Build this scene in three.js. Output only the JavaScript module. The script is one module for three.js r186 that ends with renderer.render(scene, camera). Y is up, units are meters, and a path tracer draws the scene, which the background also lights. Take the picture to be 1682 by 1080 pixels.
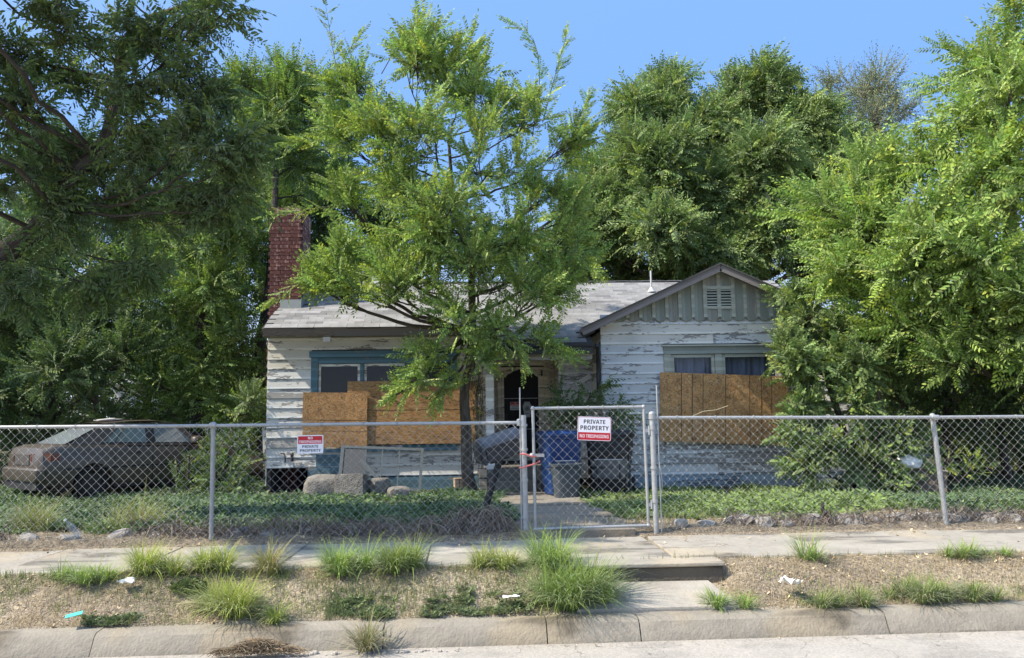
import * as THREE from 'three';
import { mergeGeometries, toCreasedNormals } from 'three/addons/utils/BufferGeometryUtils.js';
import { RoundedBoxGeometry } from 'three/addons/geometries/RoundedBoxGeometry.js';
import { Brush, Evaluator, SUBTRACTION } from 'three-bvh-csg';

// ---------- camera, sky, sun, exposure ----------
const scene = new THREE.Scene();
const camera = new THREE.PerspectiveCamera(45.11, 1682 / 1080, 0.1, 900);
camera.position.set(0, 1.6, 0);
camera.rotation.set(0.111, -0.05, -0.0148, 'YXZ');
const renderer = new THREE.WebGLRenderer({ antialias: true });
renderer.setSize(1024, 658);
renderer.toneMapping = THREE.LinearToneMapping;
renderer.toneMappingExposure = 1.44;
renderer.shadowMap.enabled = true;
const sunDir = new THREE.Vector3(-0.64, 0.74, 0.155).normalize();
{
  const W = 512, H = 256, data = new Float32Array(W * H * 4), d = new THREE.Vector3();
  const horizon = [0.86, 0.92, 1.0], mid = [0.185, 0.365, 0.76], zenith = [0.20, 0.37, 0.72];
  for (let j = 0; j < H; j++) for (let i = 0; i < W; i++) {
    const el = ((j + 0.5) / H - 0.5) * Math.PI, az = ((i + 0.5) / W - 0.5) * 2 * Math.PI;
    d.set(Math.cos(az) * Math.cos(el), Math.sin(el), Math.sin(az) * Math.cos(el));
    const e = Math.max(0, d.y), c = Math.max(0, d.dot(sunDir));
    const a = Math.min(1, e / 0.30), b = Math.max(0, Math.min(1, (e - 0.36) / 0.64));
    const glow = 0.30 * Math.pow(c, 2.5) + 1.3 * Math.pow(c, 12);
    for (let k = 0; k < 3; k++) {
      let v = THREE.MathUtils.lerp(THREE.MathUtils.lerp(horizon[k], mid[k], Math.pow(a, 0.55)), zenith[k], Math.pow(b, 0.8));
      v += glow * [1.0, 0.98, 0.92][k];
      if (d.y < 0) v = [0.30, 0.28, 0.24][k];
      data[(j * W + i) * 4 + k] = v;
    }
    data[(j * W + i) * 4 + 3] = 1;
  }
  const t = new THREE.DataTexture(data, W, H, THREE.RGBAFormat, THREE.FloatType);
  t.mapping = THREE.EquirectangularReflectionMapping; t.magFilter = THREE.LinearFilter; t.minFilter = THREE.LinearFilter; t.needsUpdate = true;
  scene.background = t; scene.environment = t;
}
const sun = new THREE.DirectionalLight(new THREE.Color(1.0, 0.90, 0.76), 5.0);
sun.position.copy(sunDir).multiplyScalar(60); sun.target.position.set(0, 0, -12);
sun.position.add(sun.target.position);
sun.castShadow = true; sun.shadow.mapSize.set(4096, 4096);
Object.assign(sun.shadow.camera, { left: -30, right: 30, top: 30, bottom: -30, near: 1, far: 140 });
scene.add(sun, sun.target);

// ---------- helpers ----------
const V = (x, y, z) => new THREE.Vector3(x, y, z);
const lerp = THREE.MathUtils.lerp, clamp = THREE.MathUtils.clamp, sstep = THREE.MathUtils.smoothstep;
const RNG = (s) => () => { s = (s + 0x6d2b79f5) | 0; let t = Math.imul(s ^ (s >>> 15), 1 | s); t = (t + Math.imul(t ^ (t >>> 7), 61 | t)) ^ t; return ((t ^ (t >>> 14)) >>> 0) / 4294967296; };
const hash = (x, y, s) => { let h = Math.imul(x | 0, 374761393) + Math.imul(y | 0, 668265263) + Math.imul(s | 0, 1274126177); h = Math.imul(h ^ (h >>> 13), 1274126177); return ((h ^ (h >>> 16)) >>> 0) / 4294967296; };
function vnoise(x, y, s = 0, px = 0, py = 0) {           // value noise, periodic when px, py > 0
  const ix = Math.floor(x), iy = Math.floor(y), fx = x - ix, fy = y - iy, u = fx * fx * (3 - 2 * fx), v = fy * fy * (3 - 2 * fy);
  const w = (i, p) => (p ? ((i % p) + p) % p : i);
  const a = hash(w(ix, px), w(iy, py), s), b = hash(w(ix + 1, px), w(iy, py), s), c = hash(w(ix, px), w(iy + 1, py), s), e = hash(w(ix + 1, px), w(iy + 1, py), s);
  return lerp(lerp(a, b, u), lerp(c, e, u), v);
}
function fbm(x, y, s = 0, o = 4, px = 0, py = 0) { let a = 0.5, t = 0, n = 0; for (let i = 0; i < o; i++) { t += a * vnoise(x, y, s + i * 17, px, py); n += a; x *= 2; y *= 2; px *= 2; py *= 2; a *= 0.5; } return t / n; }
const toS = (c) => Math.round(255 * clamp(c <= 0.0031308 ? 12.92 * c : 1.055 * Math.pow(c, 1 / 2.4) - 0.055, 0, 1));
function tex(w, h, fn, rep = 1) {                       // colour texture; fn(u, v) gives a linear colour
  const d = new Uint8Array(w * h * 4);
  for (let j = 0; j < h; j++) for (let i = 0; i < w; i++) { const c = fn(i / w, j / h), o = (j * w + i) * 4; d[o] = toS(c[0]); d[o + 1] = toS(c[1]); d[o + 2] = toS(c[2]); d[o + 3] = 255; }
  return finish(new THREE.DataTexture(d, w, h), rep, true);
}
function htex(w, h, fn, rep = 1) {
  const d = new Uint8Array(w * h * 4);
  for (let j = 0; j < h; j++) for (let i = 0; i < w; i++) { const c = Math.round(255 * clamp(fn(i / w, j / h), 0, 1)), o = (j * w + i) * 4; d[o] = d[o + 1] = d[o + 2] = c; d[o + 3] = 255; }
  return finish(new THREE.DataTexture(d, w, h), rep, false);
}
function finish(t, rep, srgb) { t.wrapS = t.wrapT = THREE.RepeatWrapping; t.magFilter = THREE.LinearFilter; t.minFilter = THREE.LinearFilter; if (Array.isArray(rep)) t.repeat.set(rep[0], rep[1]); else t.repeat.set(rep, rep); if (srgb) t.colorSpace = THREE.SRGBColorSpace; t.needsUpdate = true; return t; }
const mix3 = (a, b, t) => [lerp(a[0], b[0], t), lerp(a[1], b[1], t), lerp(a[2], b[2], t)];
const col = (r, g, b) => new THREE.Color().setRGB(r, g, b);
function M(c, o = {}) { const K = o.transmission !== undefined || o.clearcoat !== undefined || o.sheen !== undefined ? THREE.MeshPhysicalMaterial : THREE.MeshStandardMaterial; return new K({ color: Array.isArray(c) ? col(...c) : c, roughness: 0.85, side: THREE.DoubleSide, ...o }); }

class MB {                                              // a plain mesh builder
  constructor() { this.p = []; this.uv = []; this.c = []; this.useC = false; this.cc = [1, 1, 1]; }
  tri(a, b, c, ua, ub, uc) { for (const q of [a, b, c]) this.p.push(q.x, q.y, q.z); for (const q of [ua, ub, uc]) this.uv.push(...(q || [0, 0])); for (let i = 0; i < 3; i++) this.c.push(...this.cc); return this; }
  quad(a, b, c, d, ua, ub, uc, ud) { this.tri(a, b, c, ua, ub, uc); this.tri(a, c, d, ua, uc, ud); return this; }
  // a box between two opposite corners, uv in metres
  box(x0, y0, z0, x1, y1, z1, m) {
    const P = (x, y, z) => { const v = V(x, y, z); return m ? v.applyMatrix4(m) : v; };
    const q = (a, b, c, d, w, h, ou) => this.quad(a, b, c, d, [ou, 0], [ou + w, 0], [ou + w, h], [ou, h]);
    const X = x1 - x0, Y = y1 - y0, Z = z1 - z0, o = x0 * 0.37 + y0 * 0.61;
    q(P(x0, y0, z1), P(x1, y0, z1), P(x1, y1, z1), P(x0, y1, z1), X, Y, o);
    q(P(x1, y0, z0), P(x0, y0, z0), P(x0, y1, z0), P(x1, y1, z0), X, Y, o + 0.3);
    q(P(x1, y0, z1), P(x1, y0, z0), P(x1, y1, z0), P(x1, y1, z1), Z, Y, o + 0.5);
    q(P(x0, y0, z0), P(x0, y0, z1), P(x0, y1, z1), P(x0, y1, z0), Z, Y, o + 0.7);
    q(P(x0, y1, z1), P(x1, y1, z1), P(x1, y1, z0), P(x0, y1, z0), X, Z, o + 0.1);
    q(P(x0, y0, z0), P(x1, y0, z0), P(x1, y0, z1), P(x0, y0, z1), X, Z, o + 0.9);
    return this;
  }
  geo(smooth) { const g = new THREE.BufferGeometry(); g.setAttribute('position', new THREE.Float32BufferAttribute(this.p, 3)); g.setAttribute('uv', new THREE.Float32BufferAttribute(this.uv, 2)); if (this.useC) g.setAttribute('color', new THREE.Float32BufferAttribute(this.c, 3)); g.computeVertexNormals(); return smooth ? toCreasedNormals(g, smooth) : g; }
}
const box = (x0, y0, z0, x1, y1, z1, m) => new MB().box(x0, y0, z0, x1, y1, z1, m).geo();
function rbox(w, h, d, r = 0.006, seg = 2) { const g = new RoundedBoxGeometry(w, h, d, seg, r); return boxUV(g); }
function boxUV(g, s = 1, ou = 0, ov = 0) {              // uv in metres from the dominant axis of each face
  g = g.index ? g.toNonIndexed() : g; const p = g.attributes.position, uv = new Float32Array(p.count * 2), a = V(), b = V(), c = V(), n = V();
  for (let i = 0; i < p.count; i += 3) {
    a.fromBufferAttribute(p, i); b.fromBufferAttribute(p, i + 1); c.fromBufferAttribute(p, i + 2); n.copy(b).sub(a).cross(c.clone().sub(a));
    const x = Math.abs(n.x), y = Math.abs(n.y), z = Math.abs(n.z);
    for (let k = 0; k < 3; k++) { const q = [a, b, c][k], u = x > y && x > z ? [q.z, q.y] : y > z ? [q.x, q.z] : [q.x, q.y]; uv[(i + k) * 2] = u[0] * s + ou; uv[(i + k) * 2 + 1] = u[1] * s + ov; }
  }
  g.setAttribute('uv', new THREE.BufferAttribute(uv, 2)); return g;
}
function tube(pts, rad, sides = 6, cap = true) {        // tapered tube through points
  const n = pts.length, pos = [], uv = [], idx = []; let up = V(0.31, 0.2, 0.93), len = 0;
  for (let i = 0; i < n; i++) {
    const t = pts[Math.min(n - 1, i + 1)].clone().sub(pts[Math.max(0, i - 1)]).normalize();
    const s = V().crossVectors(t, up); if (s.lengthSq() < 1e-4) s.crossVectors(t, V(1, 0, 0)); s.normalize(); const b = V().crossVectors(s, t).normalize(); up = b;
    if (i) len += pts[i].distanceTo(pts[i - 1]);
    const r = Array.isArray(rad) ? rad[i] : rad;
    for (let k = 0; k <= sides; k++) { const a = (k / sides) * Math.PI * 2; const q = pts[i].clone().addScaledVector(s, Math.cos(a) * r).addScaledVector(b, Math.sin(a) * r); pos.push(q.x, q.y, q.z); uv.push((k / sides) * Math.max(0.05, 6.28 * r), len); }
  }
  const w = sides + 1;
  for (let i = 0; i < n - 1; i++) for (let k = 0; k < sides; k++) { const a = i * w + k; idx.push(a, a + w, a + 1, a + 1, a + w, a + w + 1); }
  if (cap) for (const i of [0, n - 1]) for (let k = 1; k < sides - 1; k++) idx.push(i * w, i * w + (i ? k + 1 : k), i * w + (i ? k : k + 1));
  const g = new THREE.BufferGeometry(); g.setAttribute('position', new THREE.Float32BufferAttribute(pos, 3)); g.setAttribute('uv', new THREE.Float32BufferAttribute(uv, 2)); g.setIndex(idx); g.computeVertexNormals(); return g;
}
function curve(pts, n) { const c = new THREE.CatmullRomCurve3(pts.map((p) => (p.isVector3 ? p : V(...p)))); return c.getPoints(n); }
const merge = (list) => mergeGeometries(list.map((g) => { g = g.index ? g.toNonIndexed() : g; for (const k of Object.keys(g.attributes)) if (!['position', 'normal', 'uv', 'color'].includes(k)) g.deleteAttribute(k); return g; }));

const used = new Map();
function numbered(n) { const k = used.get(n) || 0; used.set(n, k + 1); return k ? n + '_' + String(k).padStart(3, '0') : n; }
function tag(o, label, category, group, kind) { o.userData.label = label; if (category) o.userData.category = category; if (group) o.userData.group = group; if (kind) o.userData.kind = kind; return o; }
function thing(name, label, category, at = [0, 0, 0], turn = 0, group, kind) {
  const o = new THREE.Group(); o.name = numbered(name); o.position.set(...at); o.rotation.y = turn; o.wp = V(...at); scene.add(o);
  return tag(o, label, category, group, kind);
}
function sub(name, parent, label) { const o = new THREE.Group(); o.name = numbered(name); o.wp = parent.wp.clone(); parent.add(o); if (label) o.userData.label = label; return o; }
// geometry is given in world axes relative to the thing's base (add) or in world coordinates (put)
function add(name, g, m, parent, label, kind) {
  const o = new THREE.Mesh(g, m); o.name = numbered(name); o.castShadow = o.receiveShadow = true; (parent || scene).add(o); o.wp = parent ? parent.wp : V();
  if (label) o.userData.label = label; if (kind) o.userData.kind = kind; return o;
}
function put(name, g, m, parent, label, kind) { if (parent) g.translate(-parent.wp.x, -parent.wp.y, -parent.wp.z); return add(name, g, m, parent, label, kind); }
function inst(name, g, m, mats, cols, parent, kind = 'stuff') {
  const o = new THREE.InstancedMesh(g, m, mats.length); mats.forEach((q, i) => o.setMatrixAt(i, q)); if (cols) cols.forEach((c, i) => o.setColorAt(i, c));
  o.name = numbered(name); o.castShadow = o.receiveShadow = true; o.userData.kind = kind; (parent || scene).add(o); return o;
}
const rotM = (ax, ay, az, x, y, z) => new THREE.Matrix4().compose(V(x, y, z), new THREE.Quaternion().setFromEuler(new THREE.Euler(ax, ay, az)), V(1, 1, 1));

// ---------- materials ----------
const concreteTex = tex(1024, 1024, (u, v) => {
  const a = fbm(u * 6, v * 6, 3, 5, 6, 6), b = fbm(u * 60, v * 60, 9, 3, 60, 60), s = fbm(u * 3, v * 9, 21, 4, 3, 9), g = hash(Math.floor(u * 1024), Math.floor(v * 1024), 5);
  const k = 0.72 + 0.42 * a + 0.22 * (b - 0.5) + 0.1 * (g - 0.5) - 0.5 * sstep(s, 0.5, 0.72);
  return mix3([0.36 * k, 0.33 * k, 0.275 * k], [0.40 * k, 0.345 * k, 0.255 * k], sstep(fbm(u * 4, v * 4, 33, 3, 4, 4), 0.45, 0.7));
}, 0.5);
const concreteBump = htex(512, 512, (u, v) => 0.5 + 0.5 * (fbm(u * 90, v * 90, 4, 3, 90, 90) - 0.5) + 0.5 * (fbm(u * 8, v * 8, 8, 4, 8, 8) - 0.5), 0.8);
const mConcrete = M([1, 1, 1], { map: concreteTex, bumpMap: concreteBump, bumpScale: 0.006, roughness: 0.92 });
const mKerb = M([0.80, 0.78, 0.74], { map: concreteTex, bumpMap: concreteBump, bumpScale: 0.008, roughness: 0.92 });
const mDarkConcrete = M([0.42, 0.42, 0.42], { map: concreteTex, bumpMap: concreteBump, bumpScale: 0.008, roughness: 0.95 });
const roadTex = tex(1024, 1024, (u, v) => {
  const g = hash(Math.floor(u * 512), Math.floor(v * 512), 5), h2 = fbm(u * 160, v * 160, 2, 2, 160, 160), a = fbm(u * 5, v * 5, 13, 5, 5, 5), k = 0.80 + 0.3 * a + 0.34 * (h2 - 0.5) + 0.16 * (g - 0.5) - 0.2 * sstep(fbm(u * 3, v * 5, 63, 4, 3, 5), 0.56, 0.7) - (Math.abs(fbm(u * 4, v * 4, 93, 5, 4, 4) - 0.5) < 0.004 ? 0.3 : 0);
  return [0.39 * k, 0.36 * k, 0.31 * k];
}, 0.5);
const mRoad = M([1, 1, 1], { map: roadTex, bumpMap: concreteBump, bumpScale: 0.006, roughness: 0.95 });
const soilTex = tex(1024, 1024, (u, v) => {
  const a = fbm(u * 10, v * 10, 31, 5, 10, 10), b = fbm(u * 120, v * 120, 41, 3, 120, 120), k = 0.55 + 0.5 * a + 0.75 * (b - 0.5);
  return [clamp(k, 0.1, 1.4), clamp(k, 0.1, 1.4), clamp(k, 0.1, 1.4)].map((x) => x * 0.7);
}, 0.7);
const mGround = M([1, 1, 1], { map: soilTex, vertexColors: true, roughness: 1, bumpMap: concreteBump, bumpScale: 0.03 });
function paintTex(seed, amount, paint, wood, w = 1024, bh = 0.184) {   // old paint flaking off boards, 2 m wide and four boards high
  const f = (u, v) => { const t = (v * 4) % 1, s = fbm(u * 7, v * 24, seed, 5, 7, 24), big = fbm(u * 3, v * 4, seed + 7, 3, 3, 4), s2 = fbm(u * 34, v * 52, seed + 3, 3, 34, 52); return s * 0.48 + s2 * 0.40 + (big - 0.5) * 0.5 + 0.10 * Math.exp(-t / 0.12) + 0.05 * Math.exp(-(1 - t) / 0.08) - 0.03; };
  const c = tex(w, w, (u, v) => {
    const q = f(u, v), t = sstep(q, amount - 0.01, amount + 0.01), gr = fbm(u * 10, v * 90, seed + 11, 3, 10, 90), d = fbm(u * 5, v * 5, seed + 19, 4, 5, 5), dirt = sstep((v * 4) % 1, 0.3, 0.0) * 0.22;
    const p = paint.map((x, k) => x * (0.82 + 0.3 * d) * (1 - dirt * [0.9, 1, 1.15][k])), wd = wood.map((x) => x * (0.55 + 0.9 * gr));
    return mix3(p, wd, t * (0.7 + 0.3 * gr));
  }, [0.5, 1 / (4 * bh)]);
  const b = htex(w / 2, w / 2, (u, v) => 0.75 - 0.5 * sstep(f(u, v), amount - 0.02, amount + 0.02) + 0.2 * (fbm(u * 10, v * 90, seed + 11, 2, 10, 90) - 0.5), [0.5, 1 / (4 * bh)]);
  return { map: c, bumpMap: b, bumpScale: 0.004, roughness: 0.8 };
}
const sideA = paintTex(101, 0.540, [0.82, 0.81, 0.75], [0.21, 0.19, 0.17]);
const sideB = paintTex(202, 0.470, [0.80, 0.82, 0.79], [0.21, 0.20, 0.19]);
const sideH = paintTex(505, 0.40, [0.78, 0.80, 0.78], [0.24, 0.23, 0.21]), mSideH = M([1, 1, 1], sideH);
const mSideA = M([1, 1, 1], sideA), mSideB = M([1, 1, 1], sideB), mSideC = M([0.93, 0.95, 1.0], sideB), mSideD = M([0.92, 0.90, 0.84], sideA);
const mCream = M([0.96, 0.92, 0.80], sideA);
const greenP = paintTex(303, 0.575, [0.30, 0.335, 0.30], [0.30, 0.29, 0.25], 512);
const mGreen = M([1, 1, 1], greenP), mGreenPale = M([1.5, 1.42, 1.35], greenP), mGreenGrey = M([1.05, 0.98, 0.98], greenP);
const blueP = paintTex(404, 0.62, [0.105, 0.205, 0.26], [0.2, 0.19, 0.17], 512);
const mBlue = M([1, 1, 1], blueP), mBlueGreen = M([1.0, 1.12, 0.9], blueP);
const mRake = M([0.40, 0.385, 0.345], { map: greenP.map, bumpMap: greenP.bumpMap, bumpScale: 0.003 }); mRake.color.setRGB(0.78, 0.62, 0.66);
const mWeather = M([0.045, 0.040, 0.036], { bumpMap: sideB.bumpMap, bumpScale: 0.005 });
const woodTex = tex(512, 512, (u, v) => { const g = fbm(u * 4, v * 90, 77, 4, 4, 90), k = 0.5 + g; return [0.30 * k, 0.25 * k, 0.19 * k]; }, 1);
const mOldWood = M([1, 1, 1], { map: woodTex });
const mDark = M([0.018, 0.017, 0.016], { roughness: 0.95 });
const mCore = M([0.05, 0.045, 0.04], { roughness: 1 });
function osbTex(seed, horizontal) {
  const S = 1024, c = document.createElement('canvas'); c.width = c.height = S; const x = c.getContext('2d'), r = RNG(seed);
  x.fillStyle = '#987549'; x.fillRect(0, 0, S, S);
  for (let i = 0; i < 5200; i++) {
    const px = r() * S, py = r() * S, l = 24 + r() * 70, w = 6 + r() * 16, a = horizontal ? (r() - 0.5) * 0.7 : r() * Math.PI, q = r();
    const L = q < 0.12 ? 24 + r() * 12 : 38 + r() * 24, h = 28 + r() * 9, s = 28 + r() * 16;
    for (const ox of [-S, 0, S]) for (const oy of [-S, 0, S]) { if (px + ox < -100 || px + ox > S + 100 || py + oy < -100 || py + oy > S + 100) continue; x.save(); x.translate(px + ox, py + oy); x.rotate(a); x.globalAlpha = 0.62; x.fillStyle = `hsl(${h},${s}%,${L}%)`; x.fillRect(-l / 2, -w / 2, l, w); x.restore(); }
  }
  for (let i = 0; i < 26; i++) { const px = r() * S, py = r() * S, R = 50 + r() * 190, g = x.createRadialGradient(px, py, 0, px, py, R); g.addColorStop(0, r() < 0.5 ? 'rgba(70,50,32,0.14)' : 'rgba(175,160,135,0.14)'); g.addColorStop(1, 'rgba(90,70,50,0)'); x.fillStyle = g; x.fillRect(0, 0, S, S); }
  const t = new THREE.CanvasTexture(c); return finish(t, 0.9, true);
}
const mOsb = M([1.35, 1.30, 1.22], { map: osbTex(5, false), roughness: 0.75 });
const mPly = M([1.0, 0.98, 0.93], { map: osbTex(8, true), roughness: 0.75 });
const mOsbEdge = M([0.28, 0.17, 0.08]);
const shingleTex = tex(512, 512, (u, v) => { const g = hash(Math.floor(u * 300), Math.floor(v * 300), 6), a = fbm(u * 9, v * 9, 15, 4, 9, 9), k = 0.65 + 0.5 * a + 0.35 * (g - 0.5); return [0.50 * k, 0.495 * k, 0.48 * k]; }, 1);
const mShingle = [0.44, 0.52, 0.60, 0.66, 0.35].map((k, i) => M([k * 0.95, k * 0.95, k * (0.93 + 0.01 * i)], { map: shingleTex, roughness: 0.95 }));
const brickTex = tex(256, 256, (u, v) => { const a = fbm(u * 8, v * 8, 55, 4, 8, 8), b = fbm(u * 40, v * 40, 65, 2, 40, 40), k = 0.6 + 0.5 * a + 0.3 * (b - 0.5); return mix3([0.14 * k, 0.046 * k, 0.038 * k], [0.30 * k, 0.20 * k, 0.18 * k], sstep(a * 0.7 + b * 0.3, 0.58, 0.66)); }, 3);
const mBrick = [M([1, 1, 1], { map: brickTex }), M([0.8, 0.75, 0.75], { map: brickTex }), M([1.25, 1.3, 1.25], { map: brickTex }), M([2.0, 2.9, 2.8], { map: brickTex })];
const mMortar = M([0.10, 0.042, 0.036]);
const barkTex = tex(512, 512, (u, v) => { const a = fbm(u * 26, v * 5, 71, 5, 26, 5), b = fbm(u * 6, v * 6, 72, 3, 6, 6), k = 0.45 + 0.9 * a; return mix3([0.115 * k, 0.095 * k, 0.075 * k], [0.20 * k, 0.185 * k, 0.16 * k], sstep(b, 0.45, 0.65)); }, [3, 1]);
const barkBump = htex(512, 512, (u, v) => fbm(u * 26, v * 5, 71, 5, 26, 5), [3, 1]);
const mBark = M([0.85, 0.80, 0.73], { map: barkTex, bumpMap: barkBump, bumpScale: 0.03, roughness: 0.95 });
const mBarkDark = M([0.62, 0.6, 0.58], { map: barkTex, bumpMap: barkBump, bumpScale: 0.03, roughness: 0.95 });
const mGalv = M([0.42, 0.43, 0.42], { metalness: 0.3, roughness: 0.5, map: tex(256, 256, (u, v) => { const k = 0.75 + 0.4 * fbm(u * 20, v * 20, 91, 4, 20, 20); return [k * 0.95, k * 0.95, k * 0.95]; }, 2) });
const mWire = M([0.42, 0.42, 0.40], { metalness: 0.4, roughness: 0.45 });
const mGlass = M([0.80, 0.83, 0.85], { transmission: 1, roughness: 0.03, ior: 1.3, thickness: 0 });
const mWhite = M([0.78, 0.78, 0.76], { roughness: 0.6 });
const mBlack = M([0.022, 0.022, 0.024], { roughness: 0.55 });
const mLeaf = M([1, 1, 1], { vertexColors: true, transmission: 0.42, thickness: 0, roughness: 0.95, clearcoat: 0.12, clearcoatRoughness: 0.36 });
const mBlade = M([1, 1, 1], { vertexColors: true, transmission: 0.38, thickness: 0, roughness: 0.95 });
const mDry = M([1, 1, 1], { vertexColors: true, roughness: 1 });
const rockTex = tex(512, 512, (u, v) => { const a = fbm(u * 8, v * 8, 81, 5, 8, 8), b = fbm(u * 50, v * 50, 82, 3, 50, 50), k = 0.5 + 0.8 * a + 0.3 * (b - 0.5); return [0.36 * k, 0.33 * k, 0.28 * k]; }, 2);
const mChunk = M([0.62, 0.62, 0.62], { map: rockTex, roughness: 0.95, bumpMap: concreteBump, bumpScale: 0.03 });
const mRock = M([1, 1, 1], { map: rockTex, roughness: 0.95, bumpMap: barkBump, bumpScale: 0.01 });
// ---------- ground, road, kerb, sidewalk ----------
function groundH(x, z) {
  const d = -z; let h;
  if (d < 5.9) return -0.10;
  if (d < 6.0) h = 0.10;
  else if (d < 7.84) h = lerp(0.155, 0.405, sstep(d, 6.0, 6.62)) - (d > 6.72 ? 0.07 : 0) ;
  else h = d < 8.3 ? lerp(0.40, 0.47, sstep(d, 7.84, 8.05)) : lerp(0.47, 0.275, sstep(d, 8.4, 12.6));
  if (d > 6.0 && d < 6.72) h += 0.05 * (fbm(x * 1.7, z * 3, 9, 3) - 0.5) * sstep(d, 6.0, 6.2) + 0.03 * (fbm(x * 7, z * 7, 12, 2) - 0.5);
  if (d > 5.95 && d < 6.5 && x > 0.72 && x < 2.02) h = Math.min(h, lerp(0.172, 0.285, (d - 6.03) / 0.4) - 0.03 + 0.2 * Math.max(0, x - 1.93));
  if (d > 7.95) h += 0.07 * (fbm(x * 1.1, z * 1.1, 19, 3) - 0.5) + 0.04 * (fbm(x * 5, z * 5, 29, 2) - 0.5) * sstep(d, 7.95, 8.2);
  if (d > 40) h += 0.4 * sstep(d, 40, 120) * (fbm(x * 0.02, z * 0.02, 6, 3) - 0.5);
  return h;
}
{
  const xs = [], zs = [];
  for (let x = -7; x <= 8.001; x += 0.1) xs.push(x); for (let s = 0.4, x = 8; x < 420; s *= 1.22) { x += s; xs.push(x); } for (let s = 0.4, x = -7; x > -420; s *= 1.22) { x -= s; xs.unshift(x); }
  for (let z = -5.9; z >= -8.9; z -= 0.06) zs.push(z); for (let s = 0.12, z = -8.9; z > -480; s *= 1.07) { z -= s; zs.push(z); }
  zs.unshift(-5.89); for (let s = 3, z = -5.89; z < 260; s *= 1.5) { z += s; zs.unshift(z); }
  const nx = xs.length, nz = zs.length, pos = new Float32Array(nx * nz * 3), uv = new Float32Array(nx * nz * 2), c = new Float32Array(nx * nz * 3), idx = [];
  for (let j = 0; j < nz; j++) for (let i = 0; i < nx; i++) {
    const k = j * nx + i, x = xs[i], z = zs[j], d = -z; pos.set([x, groundH(x, z), z], k * 3); uv.set([x, z], k * 2);
    const n = fbm(x * 2.1, z * 2.1, 44, 4), n2 = fbm(x * 0.8, z * 1.6, 54, 3);
    let q = mix3([0.50, 0.41, 0.285], [0.37, 0.30, 0.21], n);                 // dry dirt and dead thatch
    if (d < 6.75) q = mix3(q, [0.58, 0.485, 0.34], sstep(n2, 0.4, 0.65));
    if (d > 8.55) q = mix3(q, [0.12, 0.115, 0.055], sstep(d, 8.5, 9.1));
    c.set(q, k * 3);
  }
  for (let j = 0; j < nz - 1; j++) for (let i = 0; i < nx - 1; i++) { const a = j * nx + i; idx.push(a, a + 1, a + nx, a + 1, a + nx + 1, a + nx); }
  const g = new THREE.BufferGeometry(); g.setAttribute('position', new THREE.BufferAttribute(pos, 3)); g.setAttribute('uv', new THREE.BufferAttribute(uv, 2)); g.setAttribute('color', new THREE.BufferAttribute(c, 3)); g.setIndex(idx); g.computeVertexNormals();
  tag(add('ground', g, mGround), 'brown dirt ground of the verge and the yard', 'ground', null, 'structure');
}
{
  const g = new THREE.PlaneGeometry(400, 11.9, 80, 6); g.rotateX(-Math.PI / 2); g.translate(0, 0, 0.15); const uv = g.attributes.uv, p = g.attributes.position; for (let i = 0; i < p.count; i++) uv.setXY(i, p.getX(i), p.getZ(i));
  tag(add('road', g, mRoad), 'pale worn road surface along the kerb', 'road', null, 'structure');
}
{
  const kerb = thing('kerb', 'pale concrete kerb running along the edge of the road', 'kerb', [0, 0, 0], 0, null, 'structure');
  const joints = [-60, -7.1, -4.9, -2.66, -0.65, 0.51, 1.18, 3.0, 5.3, 7.6, 60];
  for (let i = 0; i < joints.length - 1; i++) {
    const x0 = joints[i] + 0.004, x1 = joints[i + 1] - 0.004, r = RNG(50 + i), b = new MB(), n = Math.max(4, Math.min(40, Math.round((x1 - x0) / 0.12))), lift = (r() - 0.5) * 0.012, shift = (r() - 0.5) * 0.012;
    const prof = [[-5.795, -0.05], [-5.80, 0.01], [-5.835, 0.075], [-5.865, 0.125], [-5.90, 0.147], [-6.02, 0.155], [-6.02, 0.0]];
    const at = (k, x) => { const e = Math.min(1, Math.min(x - x0, x1 - x) / 0.03), w = 0.008 * (fbm(x * 5, k * 3, i, 3) - 0.5); return V(x, prof[k][1] + lift + w - (1 - e) * (k > 1 && k < 6 ? 0.006 : 0), prof[k][0] + shift + w - (1 - e) * (k < 5 ? 0.005 : 0)); };
    let len = 0;
    for (let k = 0; k < prof.length - 1; k++) {
      const dl = Math.hypot(prof[k + 1][0] - prof[k][0], prof[k + 1][1] - prof[k][1]);
      for (let j = 0; j < n; j++) { const xa = lerp(x0, x1, j / n), xb = lerp(x0, x1, (j + 1) / n); b.quad(at(k, xa), at(k, xb), at(k + 1, xb), at(k + 1, xa), [xa, len], [xb, len], [xb, len + dl], [xa, len + dl]); }
      len += dl;
    }
    for (const x of [x0, x1]) for (let k = 1; k < prof.length - 1; k++) b.tri(at(0, x), at(k, x), at(k + 1, x));
    add('kerb_block', b.geo(0.5), mKerb, kerb);
  }
}
const walk = thing('sidewalk', 'stained concrete sidewalk in front of the chain link fence', 'sidewalk', [0, 0, 0], 0, null, 'structure');
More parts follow.
